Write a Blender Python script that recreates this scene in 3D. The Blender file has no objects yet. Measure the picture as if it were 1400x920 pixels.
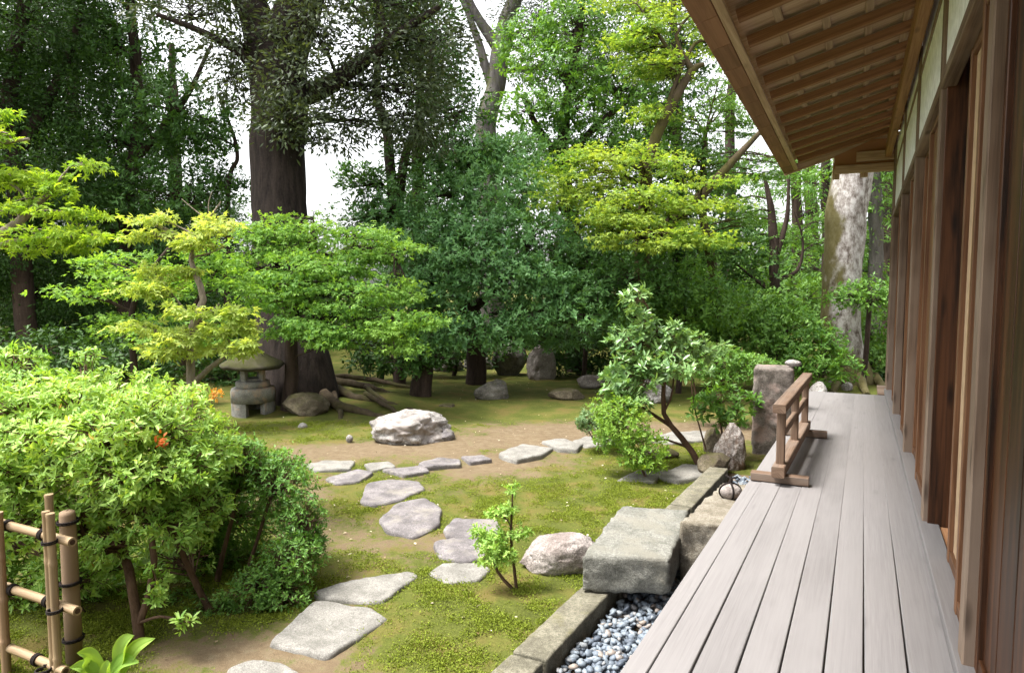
import bpy, bmesh, math
import numpy as np
from mathutils import Vector

# ------------------------------------------------------------------ camera, sky, sun, exposure
SC = bpy.context.scene
COL = SC.collection
FPX, YAW, PITCH, EYE = 960.0, math.radians(26.6), math.radians(4.35), 1.9
SUN_EL, SUN_AZ = math.radians(66), math.radians(-122)      # azimuth from +Y, clockwise seen from above
SUN_STRENGTH, SUN_ANGLE, SKY_STRENGTH, EXPOSURE = 2.4, math.radians(14), 0.15, 1.85

cd = bpy.data.cameras.new('camera')
cam = bpy.data.objects.new('camera', cd); COL.objects.link(cam)
cam.location = (0, 0, EYE)
cam.rotation_euler = (math.pi / 2 - PITCH, 0, YAW)
cd.sensor_width = 36.0; cd.sensor_fit = 'HORIZONTAL'; cd.lens = FPX / 1400 * 36
cd.clip_start = 0.05; cd.clip_end = 600
SC.camera = cam

world = bpy.data.worlds.new('World'); SC.world = world; world.use_nodes = True
wn, wl = world.node_tree.nodes, world.node_tree.links
wn.clear()
sky = wn.new('ShaderNodeTexSky'); sky.sky_type = 'NISHITA'; sky.sun_disc = False
sky.sun_elevation = SUN_EL; sky.sun_rotation = SUN_AZ
sky.air_density = 1.0; sky.dust_density = 4.0; sky.ozone_density = 1.0
hs = wn.new('ShaderNodeHueSaturation'); hs.inputs['Saturation'].default_value = 0.12   # thin cloud cover: almost white
hs.inputs['Value'].default_value = 1.0
bg = wn.new('ShaderNodeBackground'); bg.inputs['Strength'].default_value = SKY_STRENGTH
wo = wn.new('ShaderNodeOutputWorld')
wl.new(sky.outputs[0], hs.inputs['Color']); wl.new(hs.outputs[0], bg.inputs['Color']); wl.new(bg.outputs[0], wo.inputs['Surface'])

sl = bpy.data.lights.new('sun', 'SUN'); sl.energy = SUN_STRENGTH; sl.angle = SUN_ANGLE; sl.color = (1.0, 0.96, 0.9)
so = bpy.data.objects.new('sun', sl); COL.objects.link(so)
sdir = Vector((math.sin(SUN_AZ) * math.cos(SUN_EL), math.cos(SUN_AZ) * math.cos(SUN_EL), math.sin(SUN_EL)))
so.rotation_euler = sdir.to_track_quat('Z', 'Y').to_euler(); so.location = (-6, -6, 14)

vs = SC.view_settings
SC.display_settings.display_device = 'sRGB'
vs.view_transform = 'Standard'; vs.look = 'None'; vs.exposure = EXPOSURE; vs.gamma = 1; vs.use_curve_mapping = False
cy = SC.cycles
cy.max_bounces = 8; cy.diffuse_bounces = 6; cy.glossy_bounces = 2; cy.transmission_bounces = 4; cy.transparent_max_bounces = 4
cy.caustics_reflective = False; cy.caustics_refractive = False
cy.use_denoising = True

# ------------------------------------------------------------------ pixel helpers (photo pixels, 1400 x 920)
F = np.array([-math.sin(YAW) * math.cos(PITCH), math.cos(YAW) * math.cos(PITCH), -math.sin(PITCH)])
R = np.array([math.cos(YAW), math.sin(YAW), 0.0])
U = np.cross(R, F)
FH = np.array([-math.sin(YAW), math.cos(YAW), 0.0])
UP = np.array([0, 0, 1.0])
EYEP = np.array([0, 0, EYE])
def ray(x, y): return F + R * (x - 700) / FPX + U * (460 - y) / FPX
def W(x, y, d): return EYEP + ray(x, y) * d                    # point at camera depth d
def P(x, y, z=0.0):                                            # point on the level z
    r = ray(x, y); return EYEP + r * ((z - EYE) / r[2])
def depth(p): return float((np.asarray(p) - EYEP) @ F)
def proj(Q):
    q = Q - EYEP; d = np.maximum(q @ F, .05)
    return 700 + FPX * (q @ R) / d, 460 - FPX * (q @ U) / d, d

# ------------------------------------------------------------------ noise
def _hash(ix, iy, iz, s):
    h = (ix.astype(np.int64) * 374761393 + iy.astype(np.int64) * 668265263 + iz.astype(np.int64) * 2147483647 + s * 1274126177) & 0xffffffff
    h = ((h ^ (h >> 13)) * 1274126177) & 0xffffffff
    return ((h ^ (h >> 16)) & 0xffff) / 65535.0
def vnoise(p, s=0):
    p = np.asarray(p, float); i = np.floor(p); f = p - i; f = f * f * (3 - 2 * f); o = 0
    for dx in (0, 1):
        wx = f[:, 0] if dx else 1 - f[:, 0]
        for dy in (0, 1):
            wy = f[:, 1] if dy else 1 - f[:, 1]
            for dz in (0, 1):
                wz = f[:, 2] if dz else 1 - f[:, 2]
                o = o + wx * wy * wz * _hash(i[:, 0] + dx, i[:, 1] + dy, i[:, 2] + dz, s)
    return o
def fbm(p, s=0, oct=4, gain=.5):
    p = np.asarray(p, float); o = 0; a = 1; t = 0
    for k in range(oct):
        o = o + a * vnoise(p * 2.03 ** k + 17.3 * k, s + k); t += a; a *= gain
    return o / t
def nrm(v): return v / np.maximum(np.linalg.norm(v, axis=-1, keepdims=True), 1e-9)

# ------------------------------------------------------------------ object helpers
def tag(o, label=None, cat=None, group=None, kind=None):
    if label: o['label'] = label
    if cat: o['category'] = cat
    if group: o['group'] = group
    if kind: o['kind'] = kind
    return o
def empty(name, loc, label, cat, group=None):
    o = bpy.data.objects.new(name, None); COL.objects.link(o); o.location = Vector([float(c) for c in loc])
    o.empty_display_size = .2
    return tag(o, label, cat, group)
def link(name, me, mat, parent=None):
    o = bpy.data.objects.new(name, me); COL.objects.link(o)
    if mat: me.materials.append(mat)
    if parent is not None:
        o.parent = parent
        o.location = -parent.location if parent.parent is None else Vector((0, 0, 0))
    return o
def np_mesh(name, V, quads=None, tris=None, mat=None, parent=None, smooth=False, var=None, uv=None):
    me = bpy.data.meshes.new(name); V = np.ascontiguousarray(V, np.float32)
    li, ls, n = [], [], 0
    if quads is not None and len(quads):
        q = np.asarray(quads, np.int32); li.append(q.ravel()); ls.append(np.arange(len(q)) * 4); n = len(q) * 4
    if tris is not None and len(tris):
        t = np.asarray(tris, np.int32); li.append(t.ravel()); ls.append(n + np.arange(len(t)) * 3)
    li = np.concatenate(li).astype(np.int32); ls = np.concatenate(ls).astype(np.int32)
    me.vertices.add(len(V)); me.vertices.foreach_set('co', V.ravel())
    me.loops.add(len(li)); me.loops.foreach_set('vertex_index', li)
    me.polygons.add(len(ls)); me.polygons.foreach_set('loop_start', ls)
    if uv is not None:
        l = me.uv_layers.new(name='UVMap'); l.data.foreach_set('uv', np.ascontiguousarray(np.asarray(uv, np.float32)[li]).ravel())
    if var is not None:
        a = me.attributes.new('var', 'FLOAT', 'FACE' if len(var) == len(ls) else 'POINT')
        a.data.foreach_set('value', np.ascontiguousarray(var, np.float32))
    me.update(calc_edges=True); me.validate()
    me.polygons.foreach_set('use_smooth', np.full(len(me.polygons), bool(smooth)))
    return link(name, me, mat, parent)

class MB:
    """collects boxes and tubes (with a lengthwise uv in metres) into one mesh"""
    def __init__(s): s.v = []; s.q = []; s.t = []; s.uv = []; s.var = []; s.tv = []; s.n = 0; s.rng = np.random.default_rng(len(MB.__dict__))
    def add(s, V, Q=(), T=(), UV=None, var=None):
        V = np.asarray(V, float); s.v.append(V)
        Q = np.asarray(Q, int).reshape(-1, 4); T = np.asarray(T, int).reshape(-1, 3)
        s.q.append(Q + s.n); s.t.append(T + s.n); s.n += len(V)
        s.uv.append(np.zeros((len(V), 2)) if UV is None else np.asarray(UV, float))
        r = s.rng.random() if var is None else var
        s.var.append(np.full(len(Q), r)); s.tv.append(np.full(len(T), r))
    def bar(s, a, b, wx, wz, side=None, bev=.004, segs=1, var=None, ext=None, wob=0):
        """rectangular bar from a to b; wx across (along side), wz in the third direction; chamfered long edges"""
        a = np.asarray(a, float); b = np.asarray(b, float); L = np.linalg.norm(b - a); t = (b - a) / L
        if side is None: side = np.cross(t, UP) if abs(t[2]) < .9 else np.array([1., 0, 0])
        side = np.asarray(side, float); side = side - t * (side @ t); side /= np.linalg.norm(side); up = np.cross(side, t)
        h, k = wx / 2, wz / 2; c = min(bev, h * .45, k * .45)
        prof = [(-h + c, -k), (h - c, -k), (h, -k + c), (h, k - c), (h - c, k), (-h + c, k), (-h, k - c), (-h, -k + c)]
        V = []; UV = []; off = s.rng.random(2) * 40; per = np.cumsum([0] + [math.dist(prof[i], prof[(i + 1) % 8]) for i in range(8)])
        for i in range(segs + 1):
            f = i / segs; j = (s.rng.random(2) - .5) * wob
            for e, (x, y) in enumerate(prof):
                V.append(a + t * L * f + side * (x + j[0]) + up * (y + j[1])); UV.append((off[0] + L * f, off[1] + per[e]))
        Q = []
        for i in range(segs):
            for e in range(8):
                e2 = (e + 1) % 8; Q.append((i * 8 + e, i * 8 + e2, i * 8 + 8 + e2, i * 8 + 8 + e))
        m = segs * 8
        T = []
        for o, fl in ((0, 1), (m, 0)):
            f = [(0, 1, 2), (0, 2, 3), (0, 3, 4), (0, 4, 5), (0, 5, 6), (0, 6, 7)]
            T += [(o + p[0], o + p[2], o + p[1]) if fl else (o + p[0], o + p[1], o + p[2]) for p in f]
        s.add(V, Q, T, UV, var)
    def tube(s, pts, rad, n=8, caps=True, var=None, lump=0, seed=0):
        pts = np.asarray(pts, float); m = len(pts); rad = np.broadcast_to(np.asarray(rad, float), (m,))
        tg = np.gradient(pts, axis=0); tg = nrm(tg)
        ref = np.array([1., 0, 0]) if abs(tg[0][0]) < .8 else np.array([0, 1., 0])
        V = []; UV = []; a = np.arange(n) / n * 2 * math.pi; ln = np.concatenate([[0], np.cumsum(np.linalg.norm(np.diff(pts, axis=0), axis=1))])
        off = s.rng.random(2) * 40
        for i in range(m):
            u = ref - tg[i] * (ref @ tg[i]); u /= np.linalg.norm(u); ref = u; w = np.cross(tg[i], u)
            ring = np.cos(a)[:, None] * u + np.sin(a)[:, None] * w
            rr = rad[i]
            if lump:
                rr = rad[i] * (1 + lump * (fbm(np.c_[ring * 1.6, ][:, :3] + [0, 0, ln[i] * .9 / max(rad.max(), .02) * .4], seed, 3) - .5) * 2)[:, None]
            V.append(pts[i] + ring * rr); UV.append(np.c_[np.full(n, off[0] + ln[i]), off[1] + a * rad[i]])
        V = np.concatenate(V); UV = np.concatenate(UV)
        i, e = np.meshgrid(np.arange(m - 1), np.arange(n), indexing='ij'); i = i.ravel(); e = e.ravel(); e2 = (e + 1) % n
        Q = np.c_[i * n + e, i * n + e2, i * n + n + e2, i * n + n + e]
        T = []
        if caps:
            o1 = len(V); V = np.concatenate([V, V[:n], V[-n:]]); UV = np.concatenate([UV, UV[:n], UV[-n:]])
            T = [(o1, o1 + k + 1, o1 + k) for k in range(1, n - 1)] + [(o1 + n, o1 + n + k, o1 + n + k + 1) for k in range(1, n - 1)]
        s.add(V, Q, T, UV, var)
    def build(s, name, mat, parent=None, smooth=False):
        Q = np.concatenate(s.q); T = np.concatenate(s.t); var = np.concatenate(s.var + s.tv)
        return np_mesh(name, np.concatenate(s.v), Q, T, mat, parent, smooth, var, np.concatenate(s.uv))

def curve(pts, n):
    """smooth resample of a poly-line through its points (Catmull-Rom), any number of columns"""
    p = np.asarray(pts, float); m = len(p)
    if m < 3: t = np.linspace(0, 1, n)[:, None]; return p[0] * (1 - t) + p[-1] * t
    q = np.vstack([2 * p[0] - p[1], p, 2 * p[-1] - p[-2]]); t = np.linspace(0, m - 1 - 1e-6, n); i = t.astype(int); f = (t - i)[:, None]
    a, b, c, d = q[i], q[i + 1], q[i + 2], q[i + 3]
    return .5 * (2 * b + (c - a) * f + (2 * a - 5 * b + 4 * c - d) * f ** 2 + (3 * b - a - 3 * c + d) * f ** 3)

# ------------------------------------------------------------------ materials
class NT:
    def __init__(s, name):
        s.m = bpy.data.materials.new(name); s.m.use_nodes = True; s.t = s.m.node_tree; s.t.nodes.clear()
        s.out = s.n('ShaderNodeOutputMaterial')
    def n(s, k, **kw):
        x = s.t.nodes.new(k)
        for a, b in kw.items(): setattr(x, a, b)
        return x
    def l(s, a, b): s.t.links.new(a, b)
    def mapping(s, src, scale):
        m = s.n('ShaderNodeMapping'); m.inputs['Scale'].default_value = scale; s.l(src, m.inputs[0]); return m.outputs[0]
    def noise(s, vec, scale, detail=4, rough=.55, dist=0):
        x = s.n('ShaderNodeTexNoise'); x.inputs['Scale'].default_value = scale; x.inputs['Detail'].default_value = detail
        x.inputs['Roughness'].default_value = rough; x.inputs['Distortion'].default_value = dist; s.l(vec, x.inputs['Vector']); return x.outputs[0]
    def ramp(s, fac, stops):
        r = s.n('ShaderNodeValToRGB'); e = r.color_ramp.elements
        while len(e) < len(stops): e.new(.5)
        for i, (p, c) in enumerate(stops): e[i].position = p; e[i].color = (*c, 1) if not isinstance(c, (int, float)) else (c, c, c, 1)
        s.l(fac, r.inputs[0]); return r.outputs[0]
    def mix(s, fac, a, b, mode='MIX'):
        x = s.n('ShaderNodeMix', data_type='RGBA', blend_type=mode)
        for v, k in ((fac, 0), (a, 6), (b, 7)):
            if isinstance(v, (int, float)): x.inputs[k].default_value = v if k == 0 else (v, v, v, 1)
            elif isinstance(v, tuple): x.inputs[k].default_value = (*v, 1)
            else: s.l(v, x.inputs[k])
        return x.outputs[2]
    def math(s, op, a, b=0.0):
        x = s.n('ShaderNodeMath', operation=op)
        for v, k in ((a, 0), (b, 1)):
            if isinstance(v, (int, float)): x.inputs[k].default_value = v
            else: s.l(v, x.inputs[k])
        return x.outputs[0]
    def bsdf(s, col, rough=.8, spec=.25, height=None, strength=.5, dist=.01):
        b = s.n('ShaderNodeBsdfPrincipled')
        if isinstance(col, tuple): b.inputs['Base Color'].default_value = (*col, 1)
        else: s.l(col, b.inputs['Base Color'])
        if isinstance(rough, (int, float)): b.inputs['Roughness'].default_value = rough
        else: s.l(rough, b.inputs['Roughness'])
        b.inputs['Specular IOR Level'].default_value = spec
        if height is not None:
            k = s.n('ShaderNodeBump'); k.inputs['Strength'].default_value = strength; k.inputs['Distance'].default_value = dist
            s.l(height, k.inputs['Height']); s.l(k.outputs[0], b.inputs['Normal'])
        return b
    def done(s, sh): s.l(sh.outputs[0], s.out.inputs['Surface']); return s.m
    def obj(s): return s.n('ShaderNodeNewGeometry').outputs['Position']
    def uv(s): return s.n('ShaderNodeTexCoord').outputs['UV']
    def var(s): return s.n('ShaderNodeAttribute', attribute_name='var').outputs['Fac']

def leaf_mat(name, c1, c2, trans=.35, rough=.5, spec=.3, tint=(1.5, 1.35, .55), odd=None):
    t = NT(name); v = t.var()
    st = [(0, c1), (.85, c2)]
    if odd: st += [(.965, c2), (.985, odd)]
    c = t.ramp(v, st)
    b = t.bsdf(c, rough, spec)
    tr = t.n('ShaderNodeBsdfTranslucent'); t.l(t.mix(1.0, c, tint, 'MULTIPLY'), tr.inputs[0])
    m = t.n('ShaderNodeMixShader'); m.inputs[0].default_value = trans
    t.l(b.outputs[0], m.inputs[1]); t.l(tr.outputs[0], m.inputs[2]); return t.done(m)

def wood_mat(name, dark, light, grain=(1.2, 30), rough=.7, knots=.0, grey=None, bump=.35, vari=.35):
    t = NT(name); uv = t.uv(); v = t.var()
    g1 = t.noise(t.mapping(uv, (grain[0], grain[1], 1)), 1.0, 6, .65, .6)
    g2 = t.noise(t.mapping(uv, (grain[0] * 2.5, grain[1] * 5, 1)), 1.0, 3, .6)
    f = t.math('ADD', t.math('MULTIPLY', g1, .7), t.math('MULTIPLY', g2, .3))
    c = t.ramp(f, [(.40, dark), (.60, light)])
    vv = t.ramp(v, [(0, 1 - vari), (1, 1 + vari * .35)]); c = t.mix(1.0, c, vv, 'MULTIPLY')
    big = t.noise(t.mapping(uv, (1.1, 3, 1)), 1.0, 3)
    if grey: c = t.mix(t.ramp(big, [(.42, 0.0), (.66, .75)]), c, grey)
    if knots:
        vo = t.n('ShaderNodeTexVoronoi'); vo.inputs['Scale'].default_value = 1.0; t.l(t.mapping(uv, (2.2, 9, 1)), vo.inputs['Vector'])
        c = t.mix(t.ramp(vo.outputs['Distance'], [(.07, knots), (.20, 0.0)]), c, tuple(x * .35 for x in dark))
    return t.done(t.bsdf(c, rough, .25, f, bump, .004))

def stone_mat(name, c1, c2, spot=None, spots=.5, moss=None, moss_amt=.5, scale=1.0, bump=.6, mosscol=(.09, .10, .025), stain=None):
    t = NT(name); p = t.obj()
    n1 = t.noise(p, 5 * scale, 8, .65); n2 = t.noise(p, 38 * scale, 5, .7); n3 = t.noise(p, 120 * scale, 3, .6)
    c = t.ramp(n1, [(.40, c1), (.61, c2)])
    c = t.mix(1.0, c, t.ramp(n3, [(.3, .5), (.7, 1.4)]), 'MULTIPLY')
    if spot: c = t.mix(t.ramp(n2, [(.52 - .12 * spots, 0.0), (.60, spots)]), c, spot)
    if stain: c = t.mix(t.ramp(t.noise(p, 2.3 * scale, 5, .7), [(.52, 0.0), (.64, .8)]), c, stain)
    if moss:
        ge = t.n('ShaderNodeNewGeometry'); sx = t.n('ShaderNodeSeparateXYZ'); t.l(ge.outputs['Normal'], sx.inputs[0])
        k = t.math('ADD', t.math('MULTIPLY', sx.outputs['Z'], moss), t.noise(p, 7, 6, .7))
        c = t.mix(t.ramp(k, [(1.05 - moss_amt, 0.0), (1.28 - moss_amt, .95)]), c, t.mix(n2, tuple(x * .55 for x in mosscol), tuple(x * 1.35 for x in mosscol)))
    h = t.math('ADD', t.math('MULTIPLY', n2, .6), t.math('MULTIPLY', n3, .4))
    return t.done(t.bsdf(c, .88, .2, h, bump, .015))

def bark_mat(name, c1, c2, moss=None, moss_amt=.5, scale=1.0, plates=False):
    t = NT(name); p = t.obj(); q = t.mapping(p, (7 * scale, 7 * scale, 1.1 * scale))
    n1 = t.noise(q, 1.6, 6, .65, .4); n2 = t.noise(p, 30 * scale, 5, .7)
    c = t.ramp(t.math('ADD', t.math('MULTIPLY', n1, .75), t.math('MULTIPLY', n2, .25)), [(.36, c1), (.64, c2)])
    h = t.math('ADD', n1, t.math('MULTIPLY', n2, .3))
    if moss: c = t.mix(t.ramp(t.noise(p, 2.2, 6, .7), [(.62 - .25 * moss_amt, 0.0), (.72 - .2 * moss_amt, .9)]), c, moss)
    return t.done(t.bsdf(c, .9, .15, h, .8, .03))

def plain(name, col, rough=.6, spec=.3, bump=0):
    t = NT(name)
    n = t.noise(t.obj(), 14, 5); c = t.mix(1.0, col, t.ramp(n, [(.3, .82), (.7, 1.12)]), 'MULTIPLY')
    return t.done(t.bsdf(c, rough, spec, n if bump else None, bump or .1, .004))

M = {}
M['deck'] = wood_mat('weathered deck wood', (.170, .159, .157), (.207, .195, .192), (2.2, 90), .62, .22, (.198, .187, .184), .3, .24)
M['rafter'] = wood_mat('brown rafter wood', (.25, .115, .052), (.45, .24, .12), (1.0, 26), .65, .6, None, .3, .35)
M['soffit'] = wood_mat('soffit boards', (.34, .235, .155), (.52, .39, .28), (1.0, 20), .7, .3, None, .3, .3)
M['fascia'] = wood_mat('eave edge boards', (.22, .115, .07), (.32, .175, .11), (.8, 22), .7, 0, None, .3, .25)
M['post'] = wood_mat('aged post wood', (.085, .05, .031), (.215, .14, .092), (1.1, 34), .7, .7, (.25, .19, .145), .35, .3)
M['door'] = wood_mat('dark board door wood', (.016, .007, .0035), (.095, .036, .014), (.8, 13), .45, .8, None, .4, .4)
M['stile'] = wood_mat('door stile wood', (.085, .038, .018), (.19, .095, .048), (1.0, 24), .55, .3, None, .3, .3)
M['rail'] = wood_mat('barrier wood', (.08, .048, .031), (.175, .115, .078), (1.2, 30), .7, .4, (.215, .18, .15), .35, .3)
M['tan'] = plain('tan door paper', (.42, .30, .19), .8, .1)
M['plaster'] = plain('white plaster', (.84, .86, .89), .9, .1)
M['roof'] = plain('bark roofing', (.06, .05, .045), .9, .1, .6)
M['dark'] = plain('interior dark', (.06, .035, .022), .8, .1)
M['block'] = stone_mat('cut granite', (.17, .168, .145), (.26, .255, .225), (.10, .10, .085), .6, .25, .12, 1.6, 1.0, (.10, .10, .035), (.21, .20, .165))
M['blockb'] = stone_mat('mossy cut stone', (.165, .145, .11), (.26, .235, .19), (.10, .08, .055), .5, .0, .38, 1.4, .8, (.13, .11, .035))
M['kerb'] = stone_mat('kerb stone', (.125, .115, .085), (.215, .20, .15), (.06, .055, .036), .5, .1, .42, 1.6, .6, (.12, .11, .045))
M['slab'] = stone_mat('pale stepping slab', (.17, .162, .145), (.255, .243, .22), (.10, .095, .083), .4, None, 0, 1.5, .5)
M['step'] = stone_mat('purple grey stepping stone', (.13, .117, .118), (.235, .214, .213), (.095, .09, .09), .55, None, 0, 1.3, .8, stain=(.23, .21, .18))
M['white'] = stone_mat('white lichen rock', (.21, .195, .182), (.45, .43, .41), (.10, .085, .075), .65, None, 0, .9, .8, stain=(.30, .26, .24))
M['pink'] = stone_mat('pinkish boulder', (.19, .155, .14), (.32, .285, .265), (.11, .095, .085), .5, .1, .1, .9, .8)
M['grey'] = stone_mat('grey garden rock', (.085, .078, .068), (.19, .175, .15), (.26, .24, .21), .35, .35, .22, .9, .8, (.10, .10, .03))
M['mossy'] = stone_mat('mossy rock', (.10, .08, .055), (.19, .16, .11), (.06, .05, .035), .6, .4, .34, .9, .9, (.07, .065, .022))
M['brownrock'] = stone_mat('veined brown rock', (.10, .065, .042), (.50, .46, .43), (.11, .065, .04), .8, None, 0, 1.3, .9)
M['lantern'] = stone_mat('lantern stone', (.15, .146, .135), (.27, .262, .24), (.14, .13, .11), .5, None, 0, 1.3, .6, stain=(.36, .25, .17))
M['lanternroof'] = stone_mat('mossy lantern roof', (.045, .042, .03), (.10, .088, .062), (.08, .07, .05), .4, .35, .45, 1.2, .8, (.055, .055, .018))
M['pillar'] = stone_mat('rough stone pillar', (.13, .112, .097), (.23, .20, .178), (.085, .07, .06), .5, .3, .15, 1.0, .8, stain=(.33, .24, .21))
M['bamboo'] = wood_mat('dry bamboo', (.19, .125, .07), (.35, .255, .155), (.8, 20), .45, .0, (.27, .22, .16), .15, .3)
M['pole'] = wood_mat('wood fence post', (.19, .115, .065), (.32, .21, .13), (1, 30), .7, .2, (.30, .25, .20), .35, .2)
M['rope'] = plain('black palm rope', (.018, .014, .013), .85, .15, .5)
M['blackrope'] = M['rope']

# ------------------------------------------------------------------ foliage
def leaves(name, C, A, N, L, Wd, var, shape, mat, parent):
    A = nrm(A); S = nrm(np.cross(A, N)); N = np.cross(S, A); n = len(C); L = L[:, None]; Wd = Wd[:, None]
    if shape == 'quad':
        T = [(0, 0, 0), (.45, -.5, .10), (1, 0, -.06), (.45, .5, .10)]; Qt = [(0, 1, 2, 3)]
    elif shape == 'leaf':
        T = [(0, 0, 0), (.28, -.40, .09), (.66, -.42, .07), (1, 0, -.10), (.66, .42, .07), (.28, .40, .09)]; Qt = [(0, 1, 2, 3), (0, 3, 4, 5)]
    else:                                                       # palmate: lobes fanned round the stalk
        T = []; Qt = []; k = 5 if shape == 'maple5' else 3
        for i, a in enumerate(np.linspace(-1.75 if k == 5 else -1.05, 1.75 if k == 5 else 1.05, k)):
            ln = 1 - .22 * abs(a); ca, sa = math.cos(a), math.sin(a); hw = .15 if k == 5 else .2
            T += [(0, 0, 0), (ca * ln * .5 + sa * hw, sa * ln * .5 - ca * hw, .02), (ca * ln, sa * ln, -.14), (ca * ln * .5 - sa * hw, sa * ln * .5 + ca * hw, .02)]
            Qt.append((4 * i, 4 * i + 1, 4 * i + 2, 4 * i + 3))
    m = len(T); V = np.empty((n, m, 3))
    for j, (a, s, z) in enumerate(T): V[:, j] = C + A * (a * L) + S * (s * Wd) + N * (z * Wd)
    Q = (np.arange(n) * m)[:, None, None] + np.array(Qt)[None]
    return np_mesh(name, V.reshape(-1, 3), Q.reshape(-1, 4), None, mat, parent, False, np.repeat(var, len(Qt)))

def pads_xyz(pads):
    out = []
    for p in pads:
        x, y, d, rw, rh = p[:5]; s = d / FPX
        rd = p[5] if len(p) > 5 else min(rw, 1.6 * rh) * s * .9
        out.append((W(x, y, d), rw * s, rh * s, rd))
    return out

KIND = dict(  # leaf length, width, leaves per clump, clump radius, clump flatness, leaf area index, up/outward/random of normal, droop, shape
    ever=dict(L=.095, W=.036, per=26, rs=.17, flat=.75, lai=3.6, n=(.7, .5, .7), droop=.15, shape='quad'),
    grey=dict(L=.095, W=.034, per=26, rs=.20, flat=.7, lai=2.8, n=(.6, .5, .8), droop=.25, shape='quad'),
    camel=dict(L=.088, W=.036, per=9, rs=.035, flat=1, lai=3.6, n=(.8, .5, .4), droop=.0, shape='quad', rosette=.55),
    broad=dict(L=.105, W=.044, per=8, rs=.05, flat=1, lai=3.2, n=(.8, .5, .45), droop=.1, shape='quad', rosette=.45),
    maple=dict(L=.062, W=.062, per=46, rs=.26, flat=.17, lai=2.5, n=(1, .25, .4), droop=.2, shape='maple3'),
    weep=dict(L=.058, W=.058, per=36, rs=.19, flat=.26, lai=3.6, n=(.55, .9, .45), droop=.8, shape='maple3'),
    small=dict(L=.05, W=.06, per=18, rs=.10, flat=.3, lai=1.9, n=(1, .2, .55), droop=.35, shape='maple5'),
    azalea=dict(L=.041, W=.0145, per=9, rs=.012, flat=1, lai=3.3, n=(1, .45, .3), droop=.0, shape='leaf', rosette=.45),
    tiny=dict(L=.026, W=.011, per=7, rs=.012, flat=1, lai=4.2, n=(.8, .5, .5), droop=.0, shape='quad', rosette=.5),
    conif=dict(L=.16, W=.045, per=22, rs=.26, flat=.4, lai=2.2, n=(.8, .2, .8), droop=.5, shape='quad'),
)
def foliage(rng, pads, k, dens=1.0, under=.75, size=1.0, shell=.72):
    C, A, N, L, Wd, tips, own = [], [], [], [], [], [], []
    k = KIND[k]
    for pi, (c, rw, rh, rd) in enumerate(pads):
        area = math.pi * rw * rh * .5 + math.pi * rd * rh * .25 + math.pi * rw * rd * .25
        n = max(3, int(dens * k['lai'] * area / (k['L'] * k['W'] * .55 * size ** 2) / k['per']))
        u = nrm(rng.normal(size=(n * 2, 3)))
        keep = (u[:, 2] > -.25) | (rng.random(len(u)) < under); u = u[keep][:n]; n = len(u)
        r = np.where(rng.random(n) < shell, .62 + .38 * rng.random(n), rng.random(n) ** .5)
        lump = fbm(u * 2.1 + rng.random(3) * 50, pi, 3); r = r * (.62 + .80 * lump)
        q = c + R * (u[:, :1] * rw * r[:, None]) + FH * (u[:, 1:2] * rd * r[:, None]) + UP * (u[:, 2:] * rh * r[:, None])
        out = nrm(R * (u[:, :1] / rw) + FH * (u[:, 1:2] / rd) + UP * (u[:, 2:] / rh))
        tips.append(q); own.append(np.full(n, pi))
        m = k['per']; qq = np.repeat(q, m, 0); oo = np.repeat(out, m, 0); nn = n * m
        if 'rosette' in k:
            tip = nrm(out * .8 + UP * .5 + rng.normal(size=(n, 3)) * .35); tt = np.repeat(tip, m, 0)
            e1 = nrm(np.cross(tt, np.array([.31, .77, .2]))); e2 = np.cross(tt, e1); an = np.tile(np.arange(m) * 2.4, n) + np.repeat(rng.random(n) * 6, m)
            rad = e1 * np.cos(an)[:, None] + e2 * np.sin(an)[:, None]
            a = nrm(rad + tt * (k['rosette'] + rng.normal(size=(nn, 1)) * .3))
            pos = qq + tt * (rng.normal(size=(nn, 1)) * k['rs']) + rng.normal(size=(nn, 3)) * k['rs'] * .4
            no = nrm(tt * 1.0 + rng.normal(size=(nn, 3)) * k['n'][2] * .6)
        else:
            g = rng.normal(size=(nn, 3)) * .6
            pos = qq + g * k['rs'] * np.array([1, 1, k['flat']]) * size
            a = nrm(g * np.array([1, 1, .3]) * .9 + oo * .5 + rng.normal(size=(nn, 3)) * .35 - UP * k['droop'])
            no = nrm(UP * k['n'][0] + oo * k['n'][1] + rng.normal(size=(nn, 3)) * k['n'][2])
        sz = (.5 + .85 * rng.random(nn)) * size
        C.append(pos); A.append(a); N.append(no); L.append(k['L'] * sz); Wd.append(k['W'] * sz * (.85 + .3 * rng.random(nn)))
    C, A, N, L, Wd = (np.concatenate(z) for z in (C, A, N, L, Wd))
    return C, A, N, L, Wd, np.concatenate(tips), np.concatenate(own)

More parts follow.
